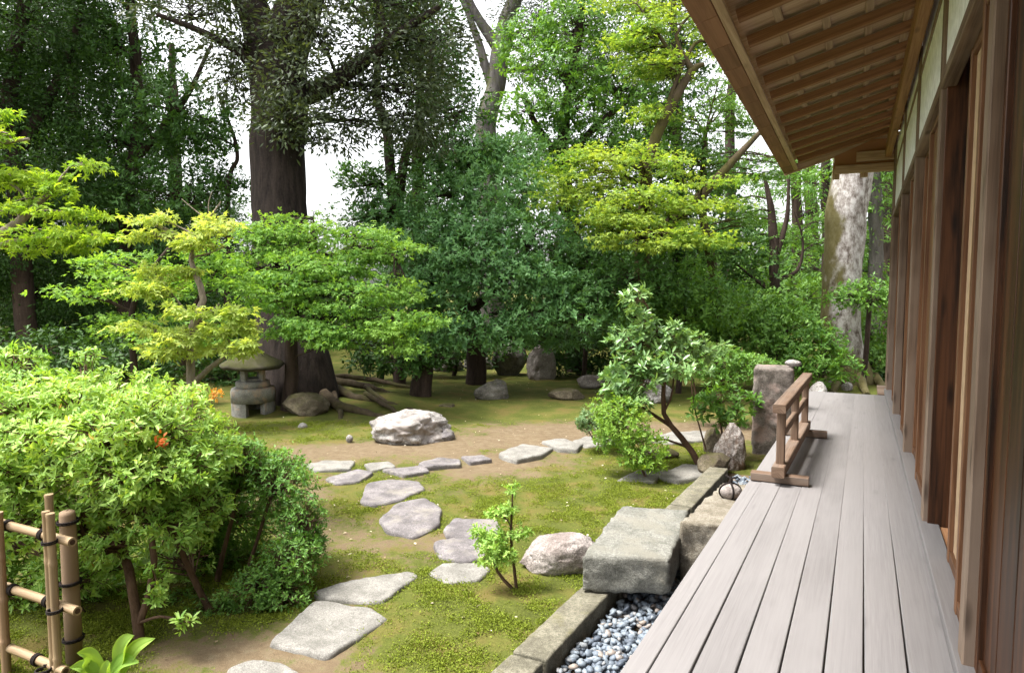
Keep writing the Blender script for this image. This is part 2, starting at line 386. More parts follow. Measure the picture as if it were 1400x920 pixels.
def plant(name, label, cat, trunks, pads, kind, mat, bark, seed, group=None, dens=1.0, under=.75, size=1.0, shell=.72,
          twigs=40, twig_r=.006, lump=.12, branches=True, extra=None, nring=10):
    """trunks: list of polylines [(px,py,depth,radius)...], the first one starts at the ground; pads: foliage masses"""
    rng = np.random.default_rng(seed)
    base = W(*trunks[0][0][:3]); base[2] = 0
    root = empty(name, base, label, cat, group)
    joints = []; T0 = None
    for ti, t in enumerate(trunks):
        p = np.array([np.r_[W(a, b, d), r] for a, b, d, r in t])
        if ti == 0:
            p[0, 2] = -.05
            if p[0, 3] > .15: p[0, :2] = p[1, :2]; p[0, 2] = -.25
        n = max(6, int(np.linalg.norm(np.diff(p[:, :3], axis=0), axis=1).sum() / .18)); n = min(n, 60)
        q = curve(p, n); q[:, :3] += (fbm(q[:, :3] * 1.5, seed, 2)[:, None] - .5) * np.minimum(q[:, 3:], .12) * .8
        tm = MB(); tm.tube(q[:, :3], np.maximum(q[:, 3], .003), nring if q[:, 3].max() > .03 else 6, True, None, lump, seed); joints.append(q)
        tm.build('trunk' if ti == 0 else 'stem' if q[0, 2] < .25 else 'limb', bark, root, True)
    if kind in ('maple', 'weep', 'small'):
        k3 = dict(maple=3, weep=4, small=2)[kind]; f = dict(maple=(.9, .34), weep=(.85, .26), small=(.75, .42))[kind]
        pads = [(a + rng.uniform(-.5, .5) * w, b + (t - (k3 - 1) / 2) * 1.5 / k3 * h + rng.uniform(-.2, .2) * h, d + rng.uniform(-.3, .3) * w * d / FPX, w * f[0], h * f[1]) for a, b, d, w, h in [p[:5] for p in pads] for t in range(k3)]
    px = pads_xyz(pads); J = np.concatenate(joints)
    C, A, N, L, Wd, tips, own = foliage(rng, px, kind, dens, under, size, shell)
    if branches:
        for i, (c, rw, rh, rd) in enumerate(px):
            bm = MB()
            dd = np.linalg.norm(J[:, :3] - (c - UP * rh * .4), axis=1) + np.maximum(0, J[:, 2] - c[2]) * 1.5; j = J[np.argmin(dd)]
            mid = (j[:3] + c) / 2 + UP * .08 * np.linalg.norm(c - j[:3]) + rng.normal(size=3) * .05 * rw
            br = curve(np.vstack([j[:3], mid, c]), 7); r0 = min(j[3] * .6, max(.010, .03 * (rw + rh)))
            bm.tube(br, np.linspace(r0, r0 * .45, 7), 6, False)
            tp = tips[own == i]; s = tp[rng.permutation(len(tp))[:twigs]]
            for e in s:
                k = br[rng.integers(2, 7)]; m1 = k * .45 + e * .55 + rng.normal(size=3) * .04 * rw + UP * .05 * rh
                bm.tube(curve(np.vstack([k, m1, e]), 5), np.linspace(min(twig_r * 1.6, r0 * .6), twig_r * .5, 5), 4, False)
            bm.build('branch', bark, root, True)
    var = np.clip(rng.random(len(C)) * .55 + .25 * np.repeat(rng.random(len(C) // 8 + 1), 8)[:len(C)] + .75 * (fbm(C * 1.6, seed, 3) - .38), 0, 1)
    leaves('crown', C, A, N, L, Wd, var, KIND[kind]['shape'], mat, root)
    return root

# ------------------------------------------------------------------ ground
def axis(parts):
    out = []
    for a, b, s in parts: out.append(np.arange(a, b, s))
    return np.concatenate(out + [[parts[-1][1]]])
gx = axis([(-260, -40, 20), (-40, -14, 1.0), (-14, -9, .12), (-9, .5, .05), (.5, 8, .5), (8, 40, 4), (40, 260, 20)])
gy = axis([(-120, -10, 10), (-10, 1.5, .4), (1.5, 9, .05), (9, 18, .08), (18, 45, 1.0), (45, 300, 15)])
GX, GY = np.meshgrid(gx, gy); G = np.c_[GX.ravel(), GY.ravel(), np.zeros(GX.size)]
kerb_x = lambda y: -1.50 + (y - 2.82) * .048                    # outer face of the kerb
def gheight(g):
    h = (fbm(np.c_[g[:, :2] * .9, g[:, 0] * 0], 5, 4) - .5) * .10 + (fbm(np.c_[g[:, :2] * 4, g[:, 0] * 0], 9, 2) - .5) * .022
    dd = np.maximum(0, (g[:, :2] @ FH[:2]) - 17); h = h + .03 * np.minimum(dd, 14)
    h = h + .12 * np.exp(-(((g[:, 0] + 7.0) / 1.6) ** 2 + ((g[:, 1] - 8.6) / 1.5) ** 2))       # swell round the big tree
    bed = (g[:, 0] > kerb_x(g[:, 1]) + .1) & (g[:, 1] < 7.1)
    return np.where(bed, -.06, h)
G[:, 2] = gheight(G)
gpx, gpy, gd = proj(G)
def blob(x, y, rx, ry): return np.exp(-(((gpx - x) / rx) ** 2 + ((gpy - y) / ry) ** 2))
mo = .60 + .55 * (fbm(G * [1.1, 1.1, 0], 21, 5, .6) - .5) + .5 * (fbm(G * [4.5, 4.5, 0], 31, 4, .6) - .5)
for x, y, rx, ry, a in [(830, 590, 150, 13, -.60), (650, 605, 170, 12, -.42), (1000, 590, 120, 10, -.6), (480, 615, 90, 14, -.5), (700, 640, 110, 22, -.38),
                        (560, 720, 110, 40, -.15), (430, 700, 50, 60, -.2), (480, 880, 130, 60, -.25), (590, 760, 60, 40, -.10), (300, 900, 150, 40, -.45),
                        (840, 670, 140, 32, .42), (690, 830, 120, 60, .40), (760, 790, 60, 40, .4), (650, 870, 120, 60, .22), (600, 555, 260, 22, .35),
                        (420, 590, 90, 20, .30), (900, 560, 120, 18, .35), (850, 620, 50, 10, .3), (550, 700, 160, 14, .2), (600, 830, 60, 40, .05), (940, 640, 60, 20, .3), (130, 860, 160, 60, .42), (470, 600, 60, 12, .2), (600, 690, 150, 30, .12), (700, 720, 100, 40, .25)]:
    mo += a * blob(x, y, rx, ry)
mo += .3 * np.clip((gd - 10) / 4, 0, 1)
mo = np.clip(mo, 0, 1)
mo[(G[:, 0] > kerb_x(G[:, 1]) + .05) & (G[:, 1] < 7.2)] = 0
ny, nx = GX.shape; i, j = np.meshgrid(np.arange(ny - 1), np.arange(nx - 1), indexing='ij'); a = (i * nx + j).ravel()
def ground_mat():
    t = NT('moss and earth'); p = t.obj(); v = t.var()
    n1 = t.noise(p, 2.2, 6, .65); n2 = t.noise(p, 13, 6, .7); n3 = t.noise(p, 75, 4, .7); n4 = t.noise(p, 260, 3, .6)
    earth = t.ramp(n2, [(.30, (.11, .078, .047)), (.52, (.145, .108, .066)), (.72, (.18, .146, .098))])
    moss = t.ramp(t.math('ADD', t.math('MULTIPLY', n1, .5), t.math('MULTIPLY', n3, .5)), [(.34, (.040, .048, .010)), (.50, (.080, .092, .018)), (.66, (.125, .138, .028))])
    moss = t.mix(t.ramp(n1, [(.48, 0.0), (.64, .6)]), moss, (.135, .088, .036))
    f = t.math('ADD', v, t.math('MULTIPLY', t.math('SUBTRACT', n2, .5), 1.1)); f = t.math('ADD', f, t.math('MULTIPLY', t.math('SUBTRACT', n3, .5), .5))
    c = t.mix(t.ramp(f, [(.36, 0.0), (.56, 1.0)]), earth, moss)
    c = t.mix(1.0, c, t.ramp(n4, [(.3, .6), (.7, 1.35)]), 'MULTIPLY')
    h = t.math('ADD', t.math('MULTIPLY', n3, .6), t.math('MULTIPLY', n4, .4))
    return t.done(t.bsdf(c, .95, .1, h, .55, .015))
ground = np_mesh('ground', G, np.c_[a, a + 1, a + nx + 1, a + nx], None, ground_mat(), None, True, mo)
tag(ground, None, None, None, 'structure')
def gz(x, y): return float(gheight(np.array([[x, y, 0.]]))[0])

# ------------------------------------------------------------------ the house with its veranda
Y0, Y1 = -2.6, 9.85
house = empty('wooden_house', (.4, 4, 0), 'old timber house with grey plank veranda, deep rafter eaves and white plaster strips', 'house')
def lx(u, y):                                                   # boards close up very slightly towards the far end
    k = (u + .746) / 1.114; far = -.59 + k * .885
    return u + (far - u) * (y - 2.45) / 7.35
edges = [-.746, -.654, -.515, -.369, -.23, -.087, .045, .191, .345]
dk = MB(); rg = np.random.default_rng(3)
for a, b in zip(edges[:-1], edges[1:]):
    g = .004; z = .5 - .019 + (rg.random() - .5) * .004; w = b - a - g
    A_, B_ = np.array([lx((a + b) / 2, Y0), Y0, z]), np.array([lx((a + b) / 2, Y1), Y1 + (rg.random() - .5) * .012, z])
    dk.bar(A_, B_, w * .965, .038, (1, 0, 0), .003, 24, None, None, .0012)
dk.build('veranda_floor', M['deck'], house)
xw = lambda y: .355 - .009 * (y - 3)                            # face of the wall posts
b = MB(); b.bar((xw(Y0) + .03, Y0, .515), (xw(10.2) + .03, 10.2, .515), .10, .06, (1, 0, 0), .004, 8, .5); b.build('door_sill', M['deck'], house)
b = MB(); b.bar((lx(-.70, Y0), Y0, .40), (lx(-.70, Y1), Y1, .40), .08, .115, (1, 0, 0)); b.build('edge_beam', M['post'], house)
b = MB()
for y in np.arange(-2, 9.9, .95): b.bar((-.60, y, .42), (.4, y, .42), .07, .08, (0, 1, 0))
b.build('floor_joist', M['post'], house)
for y in (-1.5, .4, 2.3, 5.9, 7.9, 9.7):
    b = MB(); b.bar((lx(-.66, y), y, -.06), (lx(-.66, y), y, .34), .10, .10, (1, 0, 0)); b.build('veranda_post', M['post'], house)
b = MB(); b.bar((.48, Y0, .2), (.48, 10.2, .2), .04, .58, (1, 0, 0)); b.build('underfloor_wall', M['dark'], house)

lz = lambda y: 3.03 - .042 * (y - 3.5)                            # centre of the lintel
pY = [-.9, .95, 2.93, 4.62, 6.45, 8.28, 10.12]
for y in pY:
    b = MB(); x = xw(y) + .058; b.bar((x, y, .50), (x, y, 3.72), .118, .118, (1, 0, 0), .006, 6, None, None, .001); b.build('wall_post', M['post'], house)
b = MB(); b.bar((xw(Y0) + .032, Y0, lz(Y0)), (xw(10.17) + .032, 10.17, lz(10.17)), .075, .062, (1, 0, 0), .006, 8); b.build('lintel', M['post'], house)
b = MB(); b.bar((xw(Y0) + .03, Y0, lz(Y0) + .60), (xw(10.17) + .03, 10.17, lz(10.17) + .60), .05, .035, (1, 0, 0)); b.build('tie_rail', M['post'], house)
b = MB(); b.bar((xw(Y0) - .055, Y0, 3.68), (xw(11) - .055, 11.05, 3.68), .075, .16, (1, 0, 0), .006, 6); b.build('wall_plate', M['rafter'], house)
for y, y2 in zip([Y0] + pY[:-1], pY):
    for z0, z1 in ((.026, .58), (.62, .90)):
        b = MB(); ym = (y + y2) / 2; b.bar((xw(y) + .036, y + .05, lz(y) + z0 + (z1 - z0) / 2), (xw(y2) + .036, y2 - .05, lz(y2) + z0 + (z1 - z0) / 2), .04, z1 - z0 + .02, (1, 0, 0), .001)
        b.build('plaster_panel', M['plaster'], house)

def door(ya, yb, dx, mat, boards):
    """one sliding leaf between ya and yb: two stiles, rails and its panel"""
    x = lambda y: xw(y) + dx; zt = lambda y: lz(y) - .033
    b = MB()
    ee = np.linspace(ya + .05, yb - .05, boards + 1)
    for u, v in zip(ee[:-1], ee[1:]):
        b.bar((x(u), (u + v) / 2, .55), (x(u), (u + v) / 2, zt(u) - .02), .016, v - u - (.003 if boards > 1 else 0), (1, 0, 0), .002)
    p = b.build('sliding_door', mat, house)
    f = MB()
    for yy in (ya + .028, yb - .028): f.bar((x(yy) - .006, yy, .546), (x(yy) - .006, yy, zt(yy)), .036, .056, (1, 0, 0), .003)
    for zz in (.575, zt(ya) - .03): f.bar((x(ya) - .005, ya + .057, zz), (x(yb) - .005, yb - .057, zz), .03, .055, (1, 0, 0), .003)
    f.build('door_frame', M['door'] if mat is M['door'] else M['stile'], p); return p
for ya, yb in zip([Y0] + pY[:1], pY[:2]): door(ya + .06, yb - .06, .09, M['door'], 4)
door(.95 + .06, 1.90, .085, M['door'], 4); door(1.86, 2.93 - .06, .06, M['door'], 4)
door(2.93 + .06, 3.36, .05, M['stile'], 2); door(3.32, 3.98, .085, M['tan'], 1)
for y in pY[3:6]:
    door(y + .06, y + .95, .05, M['tan'] if y > 6 else M['stile'], 1); door(y + .90, y + 1.77, .085, M['door'] if y > 6 else M['tan'], 3 if y > 6 else 1)
b = MB()                                                        # the open doorway: board partition seen inside, floor beam
for k in range(4): b.bar((xw(4.5) + .13 + k * .22, 4.54, .50), (xw(4.5) + .13 + k * .22, 4.54, 3.2), .215, .02, (1, 0, 0), .003)
b.build('partition', M['door'], house)
b = MB(); b.bar((xw(4) + .13, 3.9, .51), (xw(4) + .13, 4.52, .51), .12, .05, (1, 0, 0)); b.build('threshold', M['rafter'], house)
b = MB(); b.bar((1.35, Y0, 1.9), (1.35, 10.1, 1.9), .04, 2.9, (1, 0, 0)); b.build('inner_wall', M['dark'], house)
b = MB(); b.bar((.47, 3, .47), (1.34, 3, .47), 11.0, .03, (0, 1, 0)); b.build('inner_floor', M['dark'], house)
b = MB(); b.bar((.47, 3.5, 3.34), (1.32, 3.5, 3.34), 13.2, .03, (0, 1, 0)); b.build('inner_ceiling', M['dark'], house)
b = MB()
for k in range(14): b.bar((.50 + k * .25, 10.12, .1), (.50 + k * .25, 10.12, 4.3), .245, .03, (1, 0, 0), .003)
b.build('end_wall', M['stile'], house)

YE = 11.0                                                       # gable overhang
ex = lambda y: -.985 - .018 * (y - 4.2)                         # outer edge of the eave
SLOPE = .27
def sz(x, y): return 3.50 + (x - ex(y)) * SLOPE                 # underside of the rafters
b = MB(); n = 26
yy = np.linspace(Y0, YE, n)
for k in range(n - 1):                                          # fascia boards on the eave edge, butted end to end
    ya, yb = yy[k] + .004, yy[k + 1] - .004; xa, xb = ex(ya) + .07, ex(yb) + .07
    b.bar((xa, ya, sz(xa, ya) - .012), (xb, yb, sz(xb, yb) - .012), .135, .03, (1, 0, SLOPE), .003)
b.build('eave_board', M['fascia'], house)
b = MB(); b.bar((ex(Y0) + .165, Y0, sz(ex(Y0) + .165, Y0) + .0), (ex(YE) + .165, YE, sz(ex(YE) + .165, YE) + .0), .055, .06, (1, 0, SLOPE), .004, 10); b.build('eave_rail', M['soffit'], house)
ry = np.r_[np.arange(4.29 - 13 * .52, 4.2, .52), np.arange(4.29, 10.9, .535)]
for y in ry:                                                    # rafters
    if y < Y0 + .1: continue
    b = MB(); xa = ex(y) + .205; b.bar((xa, y, sz(xa, y) + .055), (.9, y, sz(.9, y) + .055), .062, .074, (0, 1, 0), .004, 4, None, None, .002); b.build('rafter', M['rafter'], house)
for x in (-.62, -.34, -.06, .2):                                # battens on the rafters
    b = MB(); b.bar((x + .1, Y0, sz(x + .1, Y0) + .104), (x - .02, YE - .05, sz(x - .02, YE) + .104), .055, .022, (1, 0, SLOPE), .002, 6); b.build('roof_batten', M['soffit'], house)
b = MB(); m = 46; yy = np.linspace(Y0, YE - .03, m)
for k in range(m - 1):                                          # sheathing
    ya = (yy[k] + yy[k + 1]) / 2; b.bar((ex(ya) + .02, ya, sz(ex(ya) + .02, ya) + .128), (.95, ya, sz(.95, ya) + .128), yy[k + 1] - yy[k] - .003, .02, (0, 1, 0), .001)
b.build('roof_boards', M['soffit'], house)
b = MB(); rv = []
for y in np.linspace(Y0, YE + .04, 30):
    for (x, dz) in ((ex(y) - .03, .145), (ex(y) - .05, .235), (1.2, .30), (3.2, .42), (3.2, .14), (1.2, .145)): rv.append((x, y, sz(x, y) + dz))
nq = []
for k in range(29):
    for e in range(6): nq.append((k * 6 + e, k * 6 + (e + 1) % 6, k * 6 + 6 + (e + 1) % 6, k * 6 + 6 + e))
nq += [(0, 5, 2, 1), (5, 4, 3, 2), (174, 175, 176, 179), (179, 176, 177, 178)]
b.add(rv, nq); b.build('roof', M['roof'], house)
def gb(y, a, c, wx, wz, nm, mat):
    b = MB(); b.bar((a[0], y, a[1]), (c[0], y, c[1]), wx, wz, (0, 1, 0)); b.build(nm, M[mat], house)
gb(YE + .01, (ex(YE) + .0, 3.50), (.02, 3.86), .05, .11, 'barge_board', 'soffit')
gb(YE + .01, (.022, 3.865), (.5, 3.90), .05, .11, 'barge_board', 'soffit')
b = MB(); y = YE - .03; b.add([(xx, y + k, zz) for k in (0, .02) for xx, zz in ((-.44, 3.49), (.36, 3.49), (.36, 3.86), (.03, 3.86), (-.44, 3.66))], [(0, 1, 6, 5), (1, 2, 7, 6), (2, 3, 8, 7), (3, 4, 9, 8), (4, 0, 5, 9)], [(0, 4, 3), (0, 3, 2), (0, 2, 1), (5, 8, 9), (5, 7, 8), (5, 6, 7)]); b.build('gable_board', M['rafter'], house)
gb(YE - .06, (-.42, 3.47), (.36, 3.47), .07, .11, 'gable_beam', 'soffit')
gb(YE - .055, (-.16, 3.63), (.36, 3.63), .07, .13, 'gable_beam', 'soffit')
gb(YE + .004, (-.06, 3.36), (-.06, 3.80), .045, .10, 'gable_strut', 'soffit')
gb(YE + .004, (-.41, 3.35), (-.41, 3.58), .045, .09, 'gable_strut', 'soffit')
b = MB(); b.bar((xw(10.9) + .06, 10.93, .5), (xw(10.9) + .06, 10.93, 3.8), .09, .09, (1, 0, 0)); b.build('gable_post', M['post'], house)
b = MB(); b.bar((.2, 10.55, .45), (.6, 10.55, .45), .86, .06, (0, 1, 0)); b.build('end_step', M['post'], house)

# ------------------------------------------------------------------ movable barrier on the veranda
bx0, by0, bx1, by1 = -.49, 5.10, -.445, 6.92
bar = empty('wooden_barrier', (-.47, 6, .5), 'low movable brown wooden railing standing on the veranda planks', 'barrier')
t_ = lambda f: np.array([bx0 + (bx1 - bx0) * f, by0 + (by1 - by0) * f, 0])
b = MB(); b.bar(t_(-.02) + UP * .60, t_(1.02) + UP * .60, .085, .075, None, .006); b.build('bottom_beam', M['rail'], bar)
b = MB(); b.bar(t_(-.03) + UP * 1.045, t_(1.03) + UP * 1.045, .085, .06, None, .006); b.build('top_rail', M['rail'], bar)
for f in (.05, .52, .96):
    b = MB(); b.bar(t_(f) + UP * .62, t_(f) + UP * 1.02, .055, .065, (1, 0, 0)); b.build('post', M['rail'], bar)
for f, g in ((.07, .50), (.54, .94)):
    b = MB(); b.bar(t_(f) + UP * .84, t_(g) + UP * .84, .035, .06, None); b.build('middle_rail', M['rail'], bar)
for f in (.04, .97):
    b = MB(); c = t_(f) + UP * .535; b.bar(c - [.19, -.0, 0], c + [.19, 0, 0], .075, .06, (0, 1, 0), .006); b.build('foot', M['rail'], bar)

# ------------------------------------------------------------------ stones
def ico(n):
    bm = bmesh.new(); bmesh.ops.create_icosphere(bm, subdivisions=n, radius=1); bm.verts.ensure_lookup_table()
    v = np.array([x.co[:] for x in bm.verts]); f = np.array([[q.index for q in p.verts] for p in bm.faces]); bm.free(); return v, f
ICO = {k: ico(k) for k in (1, 2, 4, 5)}
def rock(name, label, x, y, w, h, mat, seed, depth_r=.8, cuts=9, rough=.16, cat='rock', group=None, z=0.0, lod=5, sharp=.62, lean=0, sub=.25, taper=0, d=None):
    """x, y: pixel of the middle of its foot; w, h: pixel width and height"""
    rng = np.random.default_rng(seed); v, f = ICO[lod]; v = v.copy()
    c = P(x, y, z) if d is None else W(x, y, d); s = depth(c) / FPX
    for _ in range(cuts):
        n = nrm(rng.normal(size=3) * [1, 1, .8] + [0, 0, .25]); o = sharp + .3 * rng.random(); k = v @ n - o; v = v - n * np.maximum(0, k)[:, None] * .93
    nn = nrm(v); v = v * (1 + rough * 2 * (fbm(v * 1.7 + seed, seed, 5, .55) - .5))[:, None] + nn * ((fbm(v * 9 + seed, seed + 3, 3) - .5) * rough * .5)[:, None] + nn * ((fbm(v * 4 + seed, seed + 8, 4, .6) - .5) * rough * .9)[:, None]
    v[:, 2] -= v[:, 2].min(); v[:, 2] /= v[:, 2].max(); v[:, :2] /= np.abs(v[:, :2]).max(0)
    zz = v[:, 2] * (1 + sub) - sub
    tp = 1 - taper * np.clip(zz, 0, 1); v[:, 0] *= tp; v[:, 1] *= tp
    W_, H_ = w * s / 2, h * s
    p = c + R * (v[:, :1] * W_ + lean * zz[:, None] * H_) + FH * ((v[:, 1:2] + .6) * W_ * depth_r) + UP * (zz[:, None] * H_)
    o = np_mesh(name, p - c, None, f, M[mat], None, True); o.location = Vector([float(k) for k in c])
    return tag(o, label, cat, group)

SLABS = []
def inside(px, py, poly):
    r = np.zeros(len(px), bool); a = poly; b = np.roll(poly, -1, 0)
    for (x0, y0), (x1, y1) in zip(a, b):
        c = ((y0 > py) != (y1 > py)) & (px < (x1 - x0) * (py - y0) / (y1 - y0 + 1e-9) + x0); r ^= c
    return r
def slab(name, label, poly, mat, seed, top=.045, thick=.12, group=None, cat='stepping stone', lump=.02):
    """flat stone: traced outline on the ground, rounded rim, gently uneven top"""
    q = np.array([P(x, y, 0) for x, y in poly]); top = float(gheight(np.vstack([q, q.mean(0)[None], (q + q.mean(0)) / 2])).max()) + top - .008
    q = np.array([P(x, y, top) for x, y in poly]); c = q.mean(0)
    lp = np.vstack([q, q[:1]]); n = 64
    ln = np.concatenate([[0], np.cumsum(np.linalg.norm(np.diff(lp, axis=0), axis=1))]); t = np.linspace(0, ln[-1], n, endpoint=False)
    ring = np.c_[[np.interp(t, ln, lp[:, k]) for k in range(3)]].T
    for _ in range(2): ring = (np.roll(ring, 1, 0) + ring * 3 + np.roll(ring, -1, 0)) / 5
    size = np.linalg.norm(ring - c, axis=1).mean()
    ring += nrm(ring - c) * ((fbm(ring * 9, seed, 3) - .5) * .10 * size)[:, None]
    SLABS.append(np.array(poly, float)); V = []
    for sc, dz in ((1.0, -thick), (1.02, -.022), (1.0, -.010), (.975, -.002), (.92, 0), (.80, .0), (.64, .0), (.46, .0), (.28, .0), (.1, 0)):
        r = c + (ring - c) * sc; r[:, 2] = top + dz + ((fbm(r * 5, seed + 7, 4) - .5) * lump * 2 + (fbm(r * 26, seed + 9, 3) - .5) * .008) * (sc < 1.01); V.append(r)
    m = len(V); V = np.concatenate(V + [c[None]]); i, e = np.meshgrid(np.arange(m - 1), np.arange(n), indexing='ij'); i = i.ravel(); e = e.ravel(); e2 = (e + 1) % n
    Q = np.c_[i * n + e, i * n + e2, i * n + n + e2, i * n + n + e]; T = [((m - 1) * n + k, (m - 1) * n + (k + 1) % n, m * n) for k in range(n)]
    o = np_mesh(name, V - c, Q, T, M[mat], None, True); o.location = Vector([float(k) for k in c]); return tag(o, label, cat, group)

def cut_block(name, label, corners, z0, z1, mat, seed, rough=.006, cat='stone block', group=None, bev=.02):
    """hewn block over four top corners: subdivided, rounded and pitted"""
    c = np.array(corners, float); ctr = c.mean(0)
    bm = bmesh.new(); vs_ = [bm.verts.new((x - ctr[0], y - ctr[1], zz)) for zz in (z0, z1) for x, y in c]
    for f in ((3, 2, 1, 0), (4, 5, 6, 7), (0, 1, 5, 4), (1, 2, 6, 5), (2, 3, 7, 6), (3, 0, 4, 7)): bm.faces.new([vs_[k] for k in f])
    bmesh.ops.bevel(bm, geom=bm.edges[:], offset=bev, segments=2, affect='EDGES', profile=.6)
    for _ in range(5):
        e = [x for x in bm.edges if x.calc_length() > .035]
        if not e: break
        bmesh.ops.subdivide_edges(bm, edges=e, cuts=1, use_grid_fill=True)
    bmesh.ops.triangulate(bm, faces=bm.faces[:]); bm.normal_update()
    v = np.array([x.co[:] for x in bm.verts]); n = np.array([x.normal[:] for x in bm.verts])
    am = rough * np.where(np.abs(n[:, 2]) > .8, .5, 1.6)
    v += n * ((fbm(v * 22 + seed, seed, 4, .7) - .5) * 2.2 * am)[:, None] + n * ((fbm(v * 4 + seed, seed, 3) - .5) * .8 * am)[:, None]
    f = np.array([[q.index for q in p.verts] for p in bm.faces]); bm.free()
    o = np_mesh(name, v, None, f, M[mat], None, True); o.location = (ctr[0], ctr[1], 0); return tag(o, label, cat, group)

cut_block('stone_block', 'grey hewn stone step block, lower of the two beside the veranda', [(-1.42, 3.74), (-.945, 3.92), (-1.045, 4.86), (-1.50, 4.73)], .105, .32, 'block', 3, .011)
cut_block('stone_block', 'mossy brown stone step block tucked under the veranda edge, carrying the roped stone', [(-.985, 4.32), (-.60, 4.42), (-.55, 5.42), (-.905, 5.36)], -.03, .405, 'blockb', 5, .018)
for i, (y0, y1, lab) in enumerate([(1.2, 2.97, 'nearest kerb stone beside the gravel, cut off by the photo edge'), (2.985, 3.98, 'kerb stone between gravel and moss, ending under the grey step block'),
                                   (3.995, 5.6, 'long kerb stone just behind the grey step block'), (5.615, 6.95, 'narrow kerb stone furthest along the gravel bed')]):
    cut_block('kerb_stone', lab, [(kerb_x(y0), y0), (kerb_x(y0) + .185, y0), (kerb_x(y1) + .175, y1), (kerb_x(y1), y1)], -.12, .09 + .004 * i, 'kerb', 11 + i, .004, 'kerb', 'kerb stones along the gravel', .012)

# roped marker stone
c = np.array([-.79, 4.98, .405]); v, f = ICO[4]
p = v * [.075, .065, .055] * (1 + .12 * (fbm(v * 1.5, 4, 3)[:, None] - .5)); p[:, 2] += .048
mk = np_mesh('marker_stone', p, None, f, M['pink'], None, True); mk.location = Vector(c)
tag(mk, 'small round stone tied with black rope resting on the step block', 'marker stone')
b = MB()
for a in (.5, 2.0):
    t = np.linspace(0, 2 * math.pi, 25); ca, sa = math.cos(a), math.sin(a)
    b.tube(np.c_[np.cos(t) * .077 * ca, np.cos(t) * .069 * sa, np.sin(t) * .058 + .048], .007, 6, False)
b.tube(curve([(0, 0, .10), (.004, 0, .125), (0, .004, .15)], 6), .013, 6); b.tube(curve([(-.035, .01, .155), (0, 0, .14), (.04, -.01, .15)], 6), .008, 6)
ro = b.build('rope', M['rope'], None, True); ro.parent = mk; ro.location = (0, 0, 0)

# stone pillar basin with a white stone
cut_block('stone_pillar', 'tall squared stone pillar standing beside the veranda behind the wooden railing', [(-1.06, 8.05), (-.655, 8.12), (-.70, 8.52), (-1.08, 8.46)], -.1, .97, 'pillar', 21, .014, 'stone pillar', None, .03)
rock('small_rock', 'small white stone lying on top of the stone pillar', 1086, 500, 22, 8, 'white', 30, d=7.75, lod=2)

BR = 'boulders and rocks set in the moss'
rock('boulder', 'big knobbly white boulder on the lawn centre, brightest rock in the garden', 560, 608, 122, 43, 'white', 41, .75, 7, .26, 'rock', BR, lod=5, sharp=.7)
rock('boulder', 'small bluish grey rock touching the right side of the white boulder', 604, 604, 36, 17, 'step', 42, .8, 9, .12, 'rock', BR)
rock('boulder', 'mossy brown boulder between the lantern and the tree roots', 413, 572, 66, 33, 'mossy', 43, .9, 8, .14, 'rock', BR)
rock('boulder', 'pointed grey rock alone in the shaded moss, left of the tall pair', 674, 547, 58, 27, 'grey', 44, .8, 8, .12, 'rock', BR, taper=.25)
rock('boulder', 'dark tall boulder, left one of the standing pair at the wood edge', 697, 513, 54, 48, 'grey', 45, .8, 9, .14, 'rock', BR, taper=.15, z=0)
rock('boulder', 'pale upright boulder, right one of the standing pair at the wood edge', 740, 519, 46, 48, 'pink', 46, .8, 9, .16, 'rock', BR, taper=.2)
rock('boulder', 'low brown flat-topped rock in front of the pale shaded rock', 776, 547, 54, 16, 'mossy', 47, .7, 10, .1, 'rock', BR)
rock('boulder', 'pale low rock left of the glossy camellia, at the lawn back', 807, 530, 42, 17, 'pink', 48, .7, 10, .12, 'rock', BR)
rock('boulder', 'tiny dark mossy rock right of the tree roots', 612, 560, 26, 8, 'mossy', 49, .8, 8, .12, 'rock', BR)
rock('boulder', 'dark rock in deep shade behind the tree stump', 655, 505, 44, 24, 'grey', 50, .8, 8, .14, 'rock', BR)
rock('boulder', 'dark low rock in shade right beside the stump leaves', 612, 508, 48, 22, 'grey', 51, .8, 8, .14, 'rock', BR)
rock('boulder', 'white rock seen behind the camellia stems', 896, 550, 52, 30, 'white', 52, .8, 8, .16, 'rock', BR)
rock('boulder', 'upright white and brown veined rock at the end of the gravel bed', 1003, 643, 54, 64, 'brownrock', 53, .8, 8, .2, 'rock', BR, taper=.3, lod=5)
rock('boulder', 'dark brown rock tucked behind the veined upright rock', 978, 622, 34, 36, 'mossy', 54, .8, 8, .16, 'rock', BR, taper=.2)
rock('boulder', 'angular wedge rock at the far end of the kerb', 984, 652, 58, 30, 'mossy', 55, .8, 12, .07, 'rock', BR, sharp=.5, taper=.2)
rock('boulder', 'low brown rock under the camellia stem', 905, 628, 52, 14, 'mossy', 56, .8, 10, .1, 'rock', BR)
rock('boulder', 'pale bluish stone between the stone pillar and the veined rock', 1043, 614, 26, 17, 'white', 57, .8, 8, .14, 'rock', BR)
rock('boulder', 'large pinkish boulder leaning against the grey step block', 765, 782, 122, 46, 'pink', 58, .55, 7, .14, 'rock', BR, lod=5)
rock('boulder', 'white stone peeping over the left corner of the veranda end', 1121, 548, 26, 26, 'white', 59, .8, 8, .14, 'rock', BR)
rock('boulder', 'small pale stone behind the far end of the veranda', 1160, 534, 16, 12, 'white', 60, .8, 8, .14, 'rock', BR)
rock('boulder', 'small white stone at the foot of the mottled trunk', 1143, 527, 18, 15, 'white', 66, .8, 8, .14, 'rock', BR)
